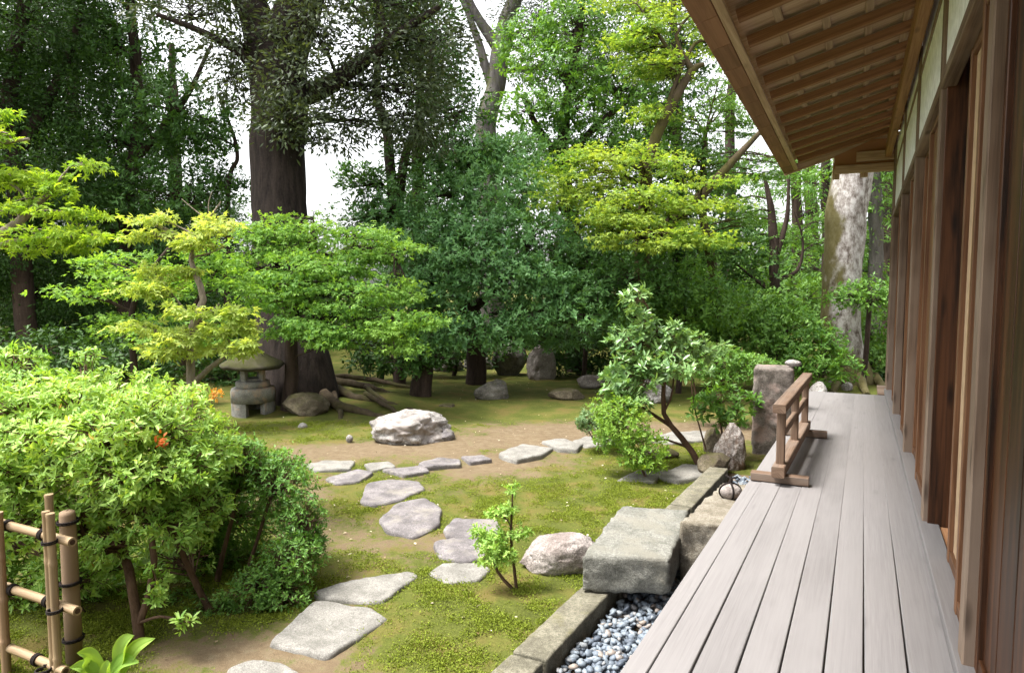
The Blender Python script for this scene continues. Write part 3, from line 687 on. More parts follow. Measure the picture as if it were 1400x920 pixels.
rock('small_rock', 'tiny pale stone on the moss in front of the lantern', 413, 586, 13, 8, 'white', 61, .8, 6, .1, 'rock', BR, lod=2)
rock('small_rock', 'tiny pale pointed stone on the moss left of the white boulder', 477, 604, 10, 9, 'white', 62, .8, 6, .1, 'rock', BR, lod=2)

SG = 'stepping stones through the moss'
for k, (lab, mat, pl) in enumerate([
    ('pale angular slab at the azalea foot, second from the bottom edge', 'slab', [(367, 878), (428, 821), (500, 826), (531, 843), (447, 898)]),
    ('pale narrow pointed slab above the largest slab', 'slab', [(430, 806), (515, 785), (560, 779), (573, 785), (524, 821), (440, 818)]),
    ('pale slab cut off by the bottom photo edge', 'slab', [(310, 915), (345, 901), (385, 904), (412, 922), (395, 940), (315, 940)]),
    ('smooth pale oval stone left of the young sapling', 'slab', [(585, 781), (605, 769), (648, 766), (671, 775), (655, 791), (610, 796)]),
    ('purple grey stone just behind the pale oval stone', 'step', [(592, 742), (625, 733), (655, 737), (664, 760), (635, 768), (600, 760)]),
    ('lilac grey stone behind the sapling top, right of the round rough one', 'step', [(606, 722), (622, 707), (680, 711), (687, 727), (650, 734), (612, 732)]),
    ('rough roundish grey stone, largest of the purple ones', 'step', [(518, 708), (540, 686), (580, 678), (604, 693), (601, 715), (565, 733), (530, 724)]),
    ('purple stone directly behind the rough roundish one', 'step', [(493, 684), (500, 662), (530, 654), (574, 657), (581, 667), (545, 682), (510, 689)]),
    ('long flat stone right of the bluish stepping stone', 'step', [(572, 632), (598, 625), (629, 627), (630, 634), (580, 638)]),
    ('small flat stone between the long flat one and the pale angular one', 'step', [(630, 623), (660, 620), (673, 627), (642, 631)]),
    ('pale angular flat stone on the bare earth right of centre', 'slab', [(681, 620), (715, 605), (757, 612), (740, 621), (706, 629)]),
    ('white flat stone left of the small rounded shrub', 'slab', [(740, 602), (772, 599), (798, 606), (790, 614), (762, 612)]),
    ('pale flat stone half behind the azalea edge, leftmost of the row', 'slab', [(412, 634), (445, 629), (486, 631), (478, 640), (430, 643)]),
    ('lilac stone in front of the leftmost pale one', 'step', [(444, 652), (488, 640), (511, 645), (492, 657), (458, 660)]),
    ('small pale stone between the leftmost stone and the bluish one', 'slab', [(497, 634), (530, 629), (541, 636), (508, 641)]),
    ('bluish stone, narrow, behind the purple stepping stone', 'step', [(522, 641), (580, 636), (587, 643), (552, 649)]),
    ('pale flat stone under the small rounded shrub', 'slab', [(783, 603), (800, 596), (850, 598), (848, 606), (800, 610)]),
    ('pale path stone behind the camellia trunk', 'slab', [(880, 600), (920, 588), (985, 590), (980, 600), (910, 606)]),
    ('flat stone at the camellia foot next to the kerb', 'slab', [(900, 648), (935, 634), (972, 634), (965, 650), (925, 655)]),
    ('pale flat stone between camellia foot and its neighbour shrub', 'slab', [(842, 655), (880, 640), (912, 642), (895, 658)]),
]): slab('stepping_stone', lab, pl, mat, 200 + k, .026 if mat == 'slab' else .032, .14, SG)

# pebbles in the drain beside the veranda
def pebbles(rng, n, x0, x1, y0, y1, r, zs):
    v, f = ICO[1]; v = v.copy(); c = np.c_[rng.uniform(x0, x1, n), rng.uniform(y0, y1, n), rng.uniform(*zs, n)]
    ok = (c[:, 0] > kerb_x(c[:, 1]) + .20); c = c[ok]; n = len(c)
    s = r * (.6 + .7 * rng.random((n, 1))) * np.c_[1 + .5 * rng.random(n), .75 + .2 * rng.random(n), .55 + .15 * rng.random(n)]
    a = rng.random(n) * 6.28; ti = rng.normal(size=n) * .35; p = v[None] * s[:, None] * (1 + .12 * rng.normal(size=(n, len(v), 1)) * .5)
    x = p[..., 0] * np.cos(a)[:, None] - p[..., 1] * np.sin(a)[:, None]; y = p[..., 0] * np.sin(a)[:, None] + p[..., 1] * np.cos(a)[:, None]; z = p[..., 2] + x * ti[:, None]
    V = np.stack([x, y, z], -1) + c[:, None]
    return V.reshape(-1, 3), (np.arange(n) * len(v))[:, None, None] + f[None], np.repeat(rng.random(n), len(f))
rg = np.random.default_rng(8); pv = []; pf = []; pvar = []; n0 = 0
for args in ((6500, -1.36, -.45, 1.2, 4.5, .022, (-.05, .012)), (1800, -1.3, -.5, 4.4, 5.4, .022, (-.05, .005)), (4500, -1.25, -.45, 5.3, 7.1, .017, (-.045, .01))):
    V, f, va = pebbles(rg, *args); pv.append(V); pf.append(f.reshape(-1, 3) + n0); pvar.append(va); n0 += len(V)
t = NT('blue grey pebbles'); nn = t.noise(t.obj(), 60, 4)
cc = t.mix(1.0, t.ramp(t.var(), [(0, (.07, .085, .11)), (.45, (.15, .18, .215)), (.8, (.22, .25, .275)), (.95, (.24, .20, .17))]), t.ramp(nn, [(.3, .8), (.7, 1.15)]), 'MULTIPLY')
pm = t.done(t.bsdf(cc, .55, .35))
o = np_mesh('gravel', np.concatenate(pv), None, np.concatenate(pf), pm, None, True, np.concatenate(pvar)); tag(o, 'blue grey rounded pebbles filling the drain beside the veranda', 'gravel', None, 'stuff')

# ------------------------------------------------------------------ stone lantern
lb = P(347, 568); s_ = depth(lb) / FPX
lan = empty('stone_lantern', lb, 'squat stone lantern with broad mossy cap and arched legs under the maple', 'lantern')
def lathe(prof, n=40, wob=.03, seed=0, fn=None):
    a = np.arange(n) / n * 2 * math.pi; V = []
    for r, z in prof: V.append(np.c_[np.cos(a) * r, np.sin(a) * r, np.full(n, z)])
    V = np.concatenate(V); V = V * (1 + wob * (fbm(V * 7, seed, 3)[:, None] - .5) * 2) if wob else V
    m = len(prof); i, e = np.meshgrid(np.arange(m - 1), np.arange(n), indexing='ij'); i = i.ravel(); e = e.ravel(); e2 = (e + 1) % n
    return V, np.c_[i * n + e, i * n + e2, i * n + n + e2, i * n + n + e]
def lathe_part(name, prof, mat, n=40, wob=.02, seed=0):
    V, Q = lathe(prof, n, wob, seed); return np_mesh(name, V + lb, Q, None, M[mat], lan, True)
rb = .30; hb = .36
b = MB(); a0 = math.atan2(-lb[1], -lb[0]) + .08                 # direction to the viewer
for k in range(3):                                              # legs: thick arc segments, openings between
    am = a0 + math.pi / 3 + k * 2 * math.pi / 3; an = np.linspace(am - .62, am + .62, 9)
    V = np.array([[math.cos(t) * r, math.sin(t) * r, z] for t in an for r, z in ((rb * .62, -.05), (rb, -.05), (rb, .215), (rb * .62, .215))]) + lb
    Q = [(i * 4 + e, i * 4 + (e + 1) % 4, i * 4 + 4 + (e + 1) % 4, i * 4 + 4 + e) for i in range(8) for e in range(4)] + [(0, 1, 2, 3), (35, 34, 33, 32)]
    b = MB(); b.add(V, Q); b.build('leg', M['lantern'], lan)
lathe_part('base', [(0.01, .212), (rb * .6, .212), (rb + .004, .214), (rb + .006, .37), (rb * .97, .41), (rb * .75, .42), (.01, .42)], 'lantern')
lathe_part('platform', [(.01, .418), (.225, .419), (.238, .436), (.236, .495), (.215, .512), (.01, .515)], 'lantern')
b = MB()
for k in range(4):
    a = a0 + .785 + k * math.pi / 2; b.bar(lb + [math.cos(a) * .165, math.sin(a) * .165, .513], lb + [math.cos(a) * .165, math.sin(a) * .165, .685], .075, .075, (math.cos(a), math.sin(a), 0), .01)
for k in range(4):
    a, a2 = a0 + .785 + k * math.pi / 2, a0 + .785 + (k + 1) * math.pi / 2
    for z in (.53, .665): b.bar(lb + [math.cos(a) * .15, math.sin(a) * .15, z], lb + [math.cos(a2) * .15, math.sin(a2) * .15, z], .06, .035, None, .004)
b.build('fire_box', M['lantern'], lan)
cap = [(r, z * .9 + .127) for r, z in [(.01, .615), (.20, .615), (.40, .632), (.43, .655), (.435, .675), (.41, .705), (.33, .765), (.22, .825), (.13, .87), (.09, .885), (.05, .90), (.01, .905)]]
lathe_part('cap', cap, 'lanternroof', 48, .05, 3)

# ------------------------------------------------------------------ bamboo fence
fen = empty('bamboo_fence', P(100, 905), 'low open bamboo fence tied with black rope at the lower left corner', 'fence')
def bamboo(b, a, c, r, nodes):
    a, c = np.asarray(a, float), np.asarray(c, float); t = []; rr = []
    for k in range(nodes):
        for f, q in ((.0, 1), (.10, .97), (.9, .97), (.97, 1.10)): t.append((k + f) / nodes); rr.append(r * q)
    t.append(1); rr.append(r); t = np.array(t); b.tube(a + (c - a) * t[:, None], rr, 14)
def binding(at, ax, r, n=3, par=fen):
    ax = nrm(np.asarray(ax, float)); e1 = nrm(np.cross(ax, [.3, .5, .8])); e2 = np.cross(ax, e1); b = MB()
    t = np.linspace(0, 2 * math.pi * n, 14 * n); b.tube(at + e1 * np.cos(t)[:, None] * r + e2 * np.sin(t)[:, None] * r + ax * ((t / t[-1] - .5) * .009 * n)[:, None], .0042, 6, True)
    b.build('rope_binding', M['rope'], par, True)
wp = [W(95, 690, 3.45), W(103, 925, 3.55)]; wp[1][2] = -.05
b = MB(); V, Q = lathe([(.01, -.05), (.038, -.05), (.039, .3), (.038, .6), (.037, .755), (.034, .772), (.02, .777), (.005, .778)], 20, .02, 4); b.add(V + [wp[1][0], wp[1][1], 0], Q); b.build('wooden_post', M['pole'], fen, True)
def horiz(xa, ya, da, xb, db):
    A_ = W(xa, ya, da); z = A_[2]; r = ray(xb, 700); B_ = EYEP + r * db; B_[2] = z; return A_, B_
rails = []
for (xa, ya, z) in ((99, 741, .72), (106, 835, .41), (90, 917, .12)):
    A_ = P(xa, ya, z); r = ray(-330, 700); d2 = 4.75; B_ = EYEP + r * d2; B_[2] = z + .01
    b = MB(); bamboo(b, A_, B_, .0215, 6); br_ = b.build('bamboo_rail', M['bamboo'], fen, True); rails.append((A_, B_)); dn = nrm(B_ - A_)
    b = MB(); b.tube([A_ - dn * .0015, A_ + dn * .004], .0125, 14); ho_ = b.build('dark_end_disc', M['dark'], br_, True); ho_.location = (0, 0, 0)  # solid dark disc, its colour standing in for shade inside the cane
cut = MB()
dirn = nrm(rails[0][1] - rails[0][0]); side = np.cross(UP, dirn); side = side if side @ (-wp[1]) > 0 else -side
for off, sd, top, r in ((.085, 1, .855, .0185), (.118, 1, .86, .0165), (.235, -1, .90, .019)):
    q = rails[0][0] + dirn * off + side * sd * .042
    b = MB(); bamboo(b, (q[0], q[1], -.05), (q[0] + .0, q[1], top), r, 4); b.build('bamboo_post', M['bamboo'], fen, True)
for off in (.50, 1.05):
    q = rails[0][0] + dirn * off + side * .045
    b = MB(); bamboo(b, (q[0], q[1], -.05), (q[0], q[1], .80), .022, 4); b.build('bamboo_post', M['pole'], fen, True)
for A_, B_ in rails:
    for off in (.22, .5, 1.05): binding(A_ + dirn * off, dirn, .025)
    binding(np.array([wp[1][0], wp[1][1], A_[2]]), UP, .047, 2)
    binding(A_ + dirn * .10 + side * .042, UP, .032, 2)

# ------------------------------------------------------------------ plants: leaf and bark materials
LM = dict(
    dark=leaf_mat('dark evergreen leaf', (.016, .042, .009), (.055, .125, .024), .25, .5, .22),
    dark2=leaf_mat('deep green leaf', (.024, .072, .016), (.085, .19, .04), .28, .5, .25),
    grey=leaf_mat('dull green hanging leaf', (.03, .048, .02), (.085, .115, .05), .28, .5, .35),
    blue=leaf_mat('blue green leaf', (.055, .165, .050), (.20, .39, .135), .28, .4, .4),
    mid=leaf_mat('mid green leaf', (.05, .15, .022), (.16, .31, .05), .35, .48, .35),
    bright=leaf_mat('bright green leaf', (.07, .17, .03), (.16, .30, .06), .4, .5, .3),
    maple=leaf_mat('green maple leaf', (.09, .22, .035), (.25, .42, .075), .48, .55, .25),
    yellow=leaf_mat('yellow green maple leaf', (.10, .24, .032), (.36, .46, .085), .5, .55, .25),
    pale=leaf_mat('pale young maple leaf', (.24, .36, .06), (.46, .54, .17), .45, .55, .25, odd=(.50, .27, .08)),
    left=leaf_mat('fresh maple leaf', (.14, .28, .025), (.32, .45, .055), .5, .55, .25),
    azalea=leaf_mat('azalea leaf', (.13, .30, .04), (.40, .56, .14), .35, .45, .35, odd=(.45, .30, .05)),
    tiny=leaf_mat('small azalea leaf', (.055, .16, .025), (.20, .37, .07), .32, .45, .35, odd=(.30, .16, .04)),
    camel=leaf_mat('glossy camellia leaf', (.055, .16, .045), (.25, .40, .14), .3, .3, .55),
    lime=leaf_mat('lime green leaf', (.10, .23, .03), (.26, .40, .06), .4, .5, .3),
    greyish=leaf_mat('grey green leaf', (.085, .16, .06), (.20, .31, .14), .3, .5, .3),
    hosta=leaf_mat('hosta leaf', (.17, .32, .05), (.28, .43, .09), .35, .4, .4),
    moss=leaf_mat('moss tuft', (.085, .115, .014), (.22, .275, .035), .25, .8, .1),
    rust=leaf_mat('rusty dry leaf', (.30, .06, .01), (.50, .14, .03), .3, .6, .2),
    red=leaf_mat('orange autumn leaf', (.55, .20, .03), (.55, .34, .10), .4, .6, .2),
)
BK = dict(
    dark=bark_mat('dark bark', (.022, .015, .012), (.075, .052, .042), None, .5, .7),
    big=bark_mat('furrowed red brown bark', (.012, .009, .008), (.048, .036, .031), None, .5, 1.0),
    root=bark_mat('mossy root bark', (.03, .021, .013), (.08, .06, .038), (.055, .052, .018), .6, .8),
    twig=bark_mat('grey twig bark', (.12, .095, .07), (.32, .265, .21), None, .5, 1.4),
    brown=bark_mat('brown stem bark', (.055, .032, .02), (.16, .10, .065), None, .5, 1.2),
    mossy=bark_mat('mossy maple bark', (.04, .03, .019), (.095, .07, .043), (.07, .063, .018), .7, .9),
    grey=bark_mat('pale grey bark', (.05, .045, .042), (.15, .135, .125), (.08, .085, .03), .25, .8),
)
def mottled():
    t = NT('mottled lichen bark'); p = t.obj(); n1 = t.noise(t.mapping(p, (6, 6, 3.5)), 1.5, 8, .75); n2 = t.noise(t.mapping(p, (1, 1, .5)), 2.0, 5, .6)
    c = t.ramp(n1, [(.36, (.07, .052, .042)), (.47, (.22, .195, .178)), (.60, (.42, .40, .385))])
    sx = t.n('ShaderNodeSeparateXYZ'); t.l(p, sx.inputs[0])
    side = t.math('ADD', t.math('MULTIPLY', t.math('ADD', sx.outputs['X'], .28), -1.1), t.math('MULTIPLY', t.math('SUBTRACT', n2, .5), 1.6))   # moss grows on one flank
    low = t.math('MULTIPLY', t.math('SUBTRACT', .75, sx.outputs['Z']), 1.2)
    f = t.math('MAXIMUM', side, t.math('ADD', low, t.math('MULTIPLY', t.math('SUBTRACT', n2, .5), 2.0)))
    c = t.mix(t.ramp(f, [(.10, 0.0), (.30, .92)]), c, t.mix(n1, (.055, .047, .014), (.13, .11, .032)))
    return t.done(t.bsdf(c, .9, .15, n1, .7, .03))
BK['mott'] = mottled()

# ------------------------------------------------------------------ trees, back to front
DG = 'dark evergreen trees behind the garden'
Tn = lambda *a: list(a)
# left: dark mass
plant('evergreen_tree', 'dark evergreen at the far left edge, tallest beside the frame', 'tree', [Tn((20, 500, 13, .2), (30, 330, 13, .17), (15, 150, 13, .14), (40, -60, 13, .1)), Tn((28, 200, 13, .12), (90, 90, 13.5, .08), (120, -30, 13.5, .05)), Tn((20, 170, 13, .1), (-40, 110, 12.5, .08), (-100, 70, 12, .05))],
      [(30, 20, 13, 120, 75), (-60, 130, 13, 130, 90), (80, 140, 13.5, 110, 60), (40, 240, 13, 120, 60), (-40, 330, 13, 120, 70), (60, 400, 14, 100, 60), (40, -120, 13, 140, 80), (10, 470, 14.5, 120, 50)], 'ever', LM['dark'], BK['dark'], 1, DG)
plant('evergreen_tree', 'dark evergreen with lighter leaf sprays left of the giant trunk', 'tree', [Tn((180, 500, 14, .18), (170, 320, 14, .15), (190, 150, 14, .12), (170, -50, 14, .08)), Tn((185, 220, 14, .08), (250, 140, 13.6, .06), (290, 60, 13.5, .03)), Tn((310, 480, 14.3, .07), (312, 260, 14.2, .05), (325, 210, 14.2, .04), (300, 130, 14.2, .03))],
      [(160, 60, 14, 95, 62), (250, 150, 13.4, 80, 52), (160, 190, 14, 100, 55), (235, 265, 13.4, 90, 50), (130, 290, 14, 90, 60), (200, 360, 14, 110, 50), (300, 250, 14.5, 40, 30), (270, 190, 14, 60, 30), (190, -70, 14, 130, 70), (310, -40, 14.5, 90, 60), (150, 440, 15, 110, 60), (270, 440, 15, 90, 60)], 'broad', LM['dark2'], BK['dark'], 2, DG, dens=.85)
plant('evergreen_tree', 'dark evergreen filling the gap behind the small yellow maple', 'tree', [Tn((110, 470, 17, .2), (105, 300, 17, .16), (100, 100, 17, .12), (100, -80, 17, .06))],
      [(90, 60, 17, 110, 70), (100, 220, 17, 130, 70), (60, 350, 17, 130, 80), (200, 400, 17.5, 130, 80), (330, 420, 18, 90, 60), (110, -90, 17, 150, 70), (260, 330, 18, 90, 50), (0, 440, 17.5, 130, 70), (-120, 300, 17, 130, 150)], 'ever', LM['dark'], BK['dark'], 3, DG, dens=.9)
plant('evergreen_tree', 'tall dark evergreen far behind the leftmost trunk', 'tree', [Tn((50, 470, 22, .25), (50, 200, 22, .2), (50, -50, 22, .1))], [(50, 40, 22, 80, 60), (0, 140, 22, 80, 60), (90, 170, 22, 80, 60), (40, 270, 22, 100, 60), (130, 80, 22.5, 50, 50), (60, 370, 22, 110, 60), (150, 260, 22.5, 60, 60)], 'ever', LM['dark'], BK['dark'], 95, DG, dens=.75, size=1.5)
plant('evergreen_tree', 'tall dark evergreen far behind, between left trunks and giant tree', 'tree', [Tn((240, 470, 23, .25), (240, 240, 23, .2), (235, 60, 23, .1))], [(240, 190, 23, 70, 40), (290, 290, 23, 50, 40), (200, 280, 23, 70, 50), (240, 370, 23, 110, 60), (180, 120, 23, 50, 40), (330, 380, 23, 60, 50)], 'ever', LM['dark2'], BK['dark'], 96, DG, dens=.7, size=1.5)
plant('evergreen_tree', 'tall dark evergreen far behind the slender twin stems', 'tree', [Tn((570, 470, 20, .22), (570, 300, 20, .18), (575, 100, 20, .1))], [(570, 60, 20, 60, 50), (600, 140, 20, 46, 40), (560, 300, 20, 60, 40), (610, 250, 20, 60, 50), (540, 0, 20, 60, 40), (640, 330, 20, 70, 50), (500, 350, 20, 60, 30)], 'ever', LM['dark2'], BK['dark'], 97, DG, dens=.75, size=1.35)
# giant tree
big = plant('giant_tree', 'giant old tree with massive dark trunk and sprawling mossy roots behind the lantern', 'tree',
      [Tn((420, 572, 11, .66), (412, 540, 11.05, .58), (405, 500, 11.1, .53), (392, 420, 11.2, .47), (382, 290, 11.2, .42), (381, 200, 11.2, .42), (384, 110, 11.2, .47), (392, 55, 11.2, .40), (420, -40, 11.2, .30), (430, -200, 11.4, .2)),
       Tn((370, 90, 11.2, .30), (345, 20, 11.2, .26), (320, -60, 11.2, .2), (290, -190, 11.2, .1)), Tn((395, 130, 11, .22), (440, 122, 10.9, .15), (490, 88, 10.8, .11), (540, 50, 10.7, .08), (600, 10, 10.6, .04)),
       Tn((372, 110, 11.2, .14), (330, 70, 10.9, .08), (270, 40, 10.7, .05), (215, 20, 10.6, .03))],
      [(400, 105, 10.4, 60, 45), (330, 60, 10.8, 55, 42), (420, 30, 10.5, 60, 38), (470, 165, 10.7, 55, 28), (395, 165, 10.3, 60, 34), (510, 70, 10.8, 60, 55), (560, 130, 11, 62, 62), (590, 60, 11, 58, 60), (500, -20, 10.8, 110, 40), (350, -70, 10.8, 130, 50),
       (260, 10, 10.8, 75, 26), (580, 180, 11.4, 46, 34), (500, 125, 11.3, 45, 30), (480, -110, 11, 150, 60), (310, 110, 11.6, 34, 36), (448, 190, 10.6, 36, 14), (320, -170, 11.5, 200, 60), (480, -180, 12.2, 200, 60), (180, -120, 11.5, 120, 60)], 'grey', LM['grey'], BK['big'], 4, None, dens=1.0, twigs=34, nring=28, lump=.10)  # topmost crown pads, out of view, are added to shade the back ground
rb_ = MB(); rgr = np.random.default_rng(5)
def groot(pts, r0, r1):
    q = np.array([P(x, y) for x, y in pts]); q[:, 2] += np.linspace(.32, .0, len(q)) ** 1.4 + .015
    q = curve(q, 26); q[:, 2] += (fbm(q * 4, 3, 3) - .5) * .10; q[-1, 2] -= .08; rb_.tube(q, np.linspace(r0 * .62, r1 * .6, 26), 10, True, None, .22, 7)
for pts, r0, r1 in [([(440, 556), (462, 566), (500, 572), (548, 578)], .16, .05), ([(448, 545), (490, 556), (545, 562), (588, 572)], .13, .04), ([(452, 535), (500, 540), (550, 546), (590, 552)], .12, .03), ([(440, 530), (500, 527), (560, 533), (605, 541)], .10, .03),
                    ([(452, 548), (460, 562), (466, 572), (464, 580)], .10, .04), ([(500, 545), (530, 558), (570, 561)], .07, .02), ([(500, 556), (540, 571), (560, 583)], .07, .02)]: groot(pts, r0, r1)
rb_.build('root', BK['root'], big, True)

# thin dark trees between the giant and the centre
plant('slender_tree', 'slender dark tree with twin thin stems against the white sky gap', 'tree', [Tn((545, 480, 13, .12), (540, 300, 13, .11), (530, 200, 13, .09), (515, 110, 13, .07), (520, -30, 13, .04)), Tn((545, 330, 13, .1), (552, 220, 13, .08), (580, 150, 13, .06), (592, 60, 13, .04)), Tn((552, 205, 13, .06), (590, 195, 12.9, .05), (620, 185, 12.9, .03))],
      [(500, 255, 12.8, 34, 30), (620, 150, 13, 60, 34), (590, 215, 12.8, 62, 34), (560, 30, 13.3, 70, 50), (640, 215, 13, 50, 30), (500, 300, 13, 45, 30), (600, 100, 13.4, 50, 40)], 'ever', LM['dark2'], BK['dark'], 6, DG, dens=.8)
plant('forked_tree', 'tall forked grey trunk rising into the white sky at top centre', 'tree', [Tn((668, 480, 19, .34), (672, 300, 19, .31), (664, 178, 19, .29), (678, 120, 19, .26), (686, 60, 19, .25), (700, 10, 19, .2), (730, -60, 19, .12)), Tn((684, 70, 19, .18), (650, 20, 19, .12), (630, -30, 19, .08), (590, -120, 19, .05)), Tn((672, 118, 19, .14), (655, 60, 19, .11), (632, 0, 19, .08), (600, -80, 19, .05)), Tn((690, 60, 19, .1), (715, 42, 19, .06), (740, 48, 19, .04))],
      [(740, 15, 19, 60, 30), (800, 60, 19, 60, 45), (690, -50, 19, 120, 40), (720, 100, 19, 24, 20), (840, 100, 19.5, 60, 50)], 'grey', LM['grey'], BK['grey'], 7, None, dens=.8)
plant('green_tree', 'layered mid green tree behind the yellow maple, top centre right', 'tree', [Tn((790, 470, 15, .2), (785, 330, 15, .17), (770, 200, 15, .13), (790, 60, 15, .1), (800, -30, 15, .06)), Tn((778, 230, 15, .09), (740, 180, 14.8, .07), (715, 130, 14.8, .05)), Tn((778, 210, 15, .09), (830, 160, 14.9, .07), (870, 130, 14.9, .04))],
      [(770, 95, 14.8, 85, 38), (850, 120, 15, 70, 40), (730, 150, 14.5, 65, 26), (790, 150, 14.6, 60, 26), (800, 200, 15, 110, 36), (720, 225, 14.8, 60, 40), (860, 215, 15.2, 60, 36), (800, 35, 15, 80, 40), (760, 280, 15, 90, 46), (870, 290, 15.4, 80, 40), (720, 60, 15.6, 50, 40), (830, -40, 15, 100, 50)], 'broad', LM['mid'], BK['dark'], 8, None, dens=.95)
plant('evergreen_tree', 'deep green evergreen behind the yellow maple at right centre', 'tree', [Tn((930, 490, 16, .2), (930, 330, 16, .17), (925, 150, 16, .12), (920, 0, 16, .07))],
      [(920, 130, 16.3, 60, 60), (930, 60, 16.5, 60, 50), (940, 240, 16, 90, 50), (900, 330, 15.5, 110, 60), (980, 350, 15.5, 80, 60), (880, 180, 16.5, 60, 50), (930, -30, 16.5, 70, 50), (850, 400, 15, 100, 60), (960, 420, 15, 90, 50)], 'broad', LM['dark2'], BK['dark'], 9, DG, dens=.9)
for k, (x, lab) in enumerate([(440, 'dark bushy evergreen far behind the giant tree roots'), (600, 'dark bushy evergreen far behind the blue green tree'), (760, 'dark bushy evergreen far behind, right of the blue green tree'), (900, 'dark bushy evergreen far behind the yellow maple trunk')]):
    plant('evergreen_tree', lab, 'tree', [Tn((x, 470, 21, .2), (x, 400, 21, .15), (x, 330, 21, .08))], [(x, 420, 21, 90, 50), (x - 60, 450, 20.5, 70, 40), (x + 60, 450, 20.5, 70, 40), (x, 355 if k != 0 else 400, 21, 70, 40), (x, 470, 20, 90, 24)], 'broad', LM['dark2' if k % 2 else 'dark'], BK['dark'], 90 + k, DG, dens=.8, size=1.35)
# right background: thin trunks and light foliage
BG = 'background trees at the right'
plant('background_tree', 'thin dark forked trunk with bare twisted twigs beside the yellow maple', 'tree', [Tn((1058, 480, 15, .12), (1060, 400, 15, .11), (1056, 330, 15, .10), (1052, 270, 15, .06), (1044, 235, 15, .03)), Tn((1060, 350, 15, .08), (1075, 300, 15, .05), (1078, 250, 15, .03), (1082, 200, 15, .02)), Tn((1058, 385, 15, .06), (1090, 370, 15, .04), (1098, 330, 15, .025), (1086, 290, 15, .02)), Tn((1056, 400, 15, .04), (1030, 380, 15, .03), (1005, 360, 15, .02))],
      [(1020, 340, 15.2, 50, 34), (1100, 320, 15.4, 50, 36), (1060, 400, 15.6, 70, 36), (1080, 250, 15.6, 50, 20), (1020, 290, 15.5, 45, 24), (1000, 420, 15.2, 60, 36)], 'maple', LM['mid'], BK['dark'], 10, BG, dens=.8, size=1.3)
for k, (x, d, r, lab, mk_) in enumerate([(1130, 19, .13, 'thin straight trunk just left of the mottled trunk, far back', 'dark'), (1197, 19, .19, 'straight grey trunk far back, right of the mottled trunk', 'grey'), (1215, 21, .2, 'dark straight trunk beside the wall edge, far back', 'dark'),
                                  (1000, 24, .2, 'tall airy tree far behind the right shrubs', 'dark'), (1090, 26, .2, 'far tall tree in the gap left of the mottled trunk', 'dark')]):
    plant('background_tree', lab, 'tree', [Tn((x, 470, d, r), (x, 340, d, r * .95), (x - 2, 200, d, r * .85), (x + 2, 40, d, r * .7), (x, -120, d, r * .4))],
          [(x + dx, y, d + dd, 36, 24) for dx, y, dd in ((-24, 330, .5), (22, 290, 0), (-20, 250, .3), (26, 230, -.3), (-18, 370, .6), (20, 390, .3), (-10, 150, 0), (16, 90, 0), (0, 20, 0))], 'conif', LM['bright' if k % 2 else 'mid'], BK[mk_], 30 + k, BG, dens=.75)
plant('background_tree', 'wide dark tree closing the view behind the right shrubs', 'tree', [Tn((1110, 480, 28, .3), (1110, 300, 28, .25), (1100, 150, 28, .15))],
      [(1010, 400, 28, 90, 50), (1100, 390, 28, 90, 60), (1180, 410, 27, 70, 60), (980, 460, 28, 80, 40), (1160, 340, 28, 40, 40), (1030, 330, 28, 60, 34), (1230, 400, 28, 60, 80)], 'broad', LM['bright'], BK['dark'], 36, BG, size=1.6)
mt = plant('mottled_tree', 'thick leaning trunk with white lichen and mossy flank by the far eave', 'tree', [Tn((1160, 524, 13.4, .62), (1155, 490, 13.4, .42), (1149, 440, 13.4, .36), (1150, 380, 13.4, .345), (1156, 300, 13.4, .36), (1164, 230, 13.4, .36), (1172, 150, 13.4, .33), (1180, 40, 13.4, .3), (1190, -150, 13.4, .2))],
      [(1180, -60, 13.4, 120, 50), (1120, -120, 13.6, 120, 60), (1250, -60, 13.8, 100, 60)], 'broad', LM['mid'], BK['mott'], 11, None, nring=28, lump=.10)
b = MB()
for pts, r0 in [([(1165, 505), (1185, 522), (1200, 531)], .10), ([(1150, 510), (1134, 524), (1125, 532)], .11), ([(1160, 515), (1165, 527), (1172, 534)], .10)]:
    q = np.array([P(x, y) for x, y in pts]); q = q - FH * .35; q[:, 2] = [.42, .12, -.03]; b.tube(curve(q, 12), np.linspace(r0, .06, 12), 9, True, None, .15, 3)
b.build('root', BK['mott'], mt, True)

# centre: blue green evergreen with drooping lobes
plant('blue_green_tree', 'dense blue green rounded evergreen at the garden centre, lobes drooping over rocks', 'tree', [Tn((655, 508, 13.4, .2), (650, 440, 13.2, .17), (620, 380, 13, .14), (640, 300, 13, .1), (640, 220, 13, .06)), Tn((600, 480, 13, .12), (590, 400, 13, .1), (585, 330, 13, .07)), Tn((650, 420, 13.1, .1), (700, 370, 12.7, .08), (730, 320, 12.6, .05))],
      [(640, 215, 12.6, 60, 40), (600, 265, 12.6, 60, 44), (690, 265, 12.3, 70, 44), (640, 320, 12, 75, 44), (720, 330, 12, 72, 44), (575, 330, 12.4, 55, 50), (760, 400, 11.7, 60, 32), (680, 385, 11.7, 80, 36), (600, 390, 12, 60, 40), (800, 430, 11.4, 42, 22), (640, 452, 11.4, 70, 24), (730, 435, 11.6, 60, 30), (555, 400, 12.3, 50, 50), (490, 240, 13, 34, 20), (530, 290, 12.8, 50, 34), (700, 215, 13.2, 50, 34), (760, 460, 12.4, 60, 24), (600, 465, 11.5, 50, 20), (690, 462, 11.5, 50, 18), (790, 400, 11.6, 44, 26), (650, 350, 11.6, 60, 34), (725, 375, 11.4, 60, 24), (820, 445, 11.3, 34, 14)], 'camel', LM['blue'], BK['dark'], 12, None, dens=.95, twigs=24)
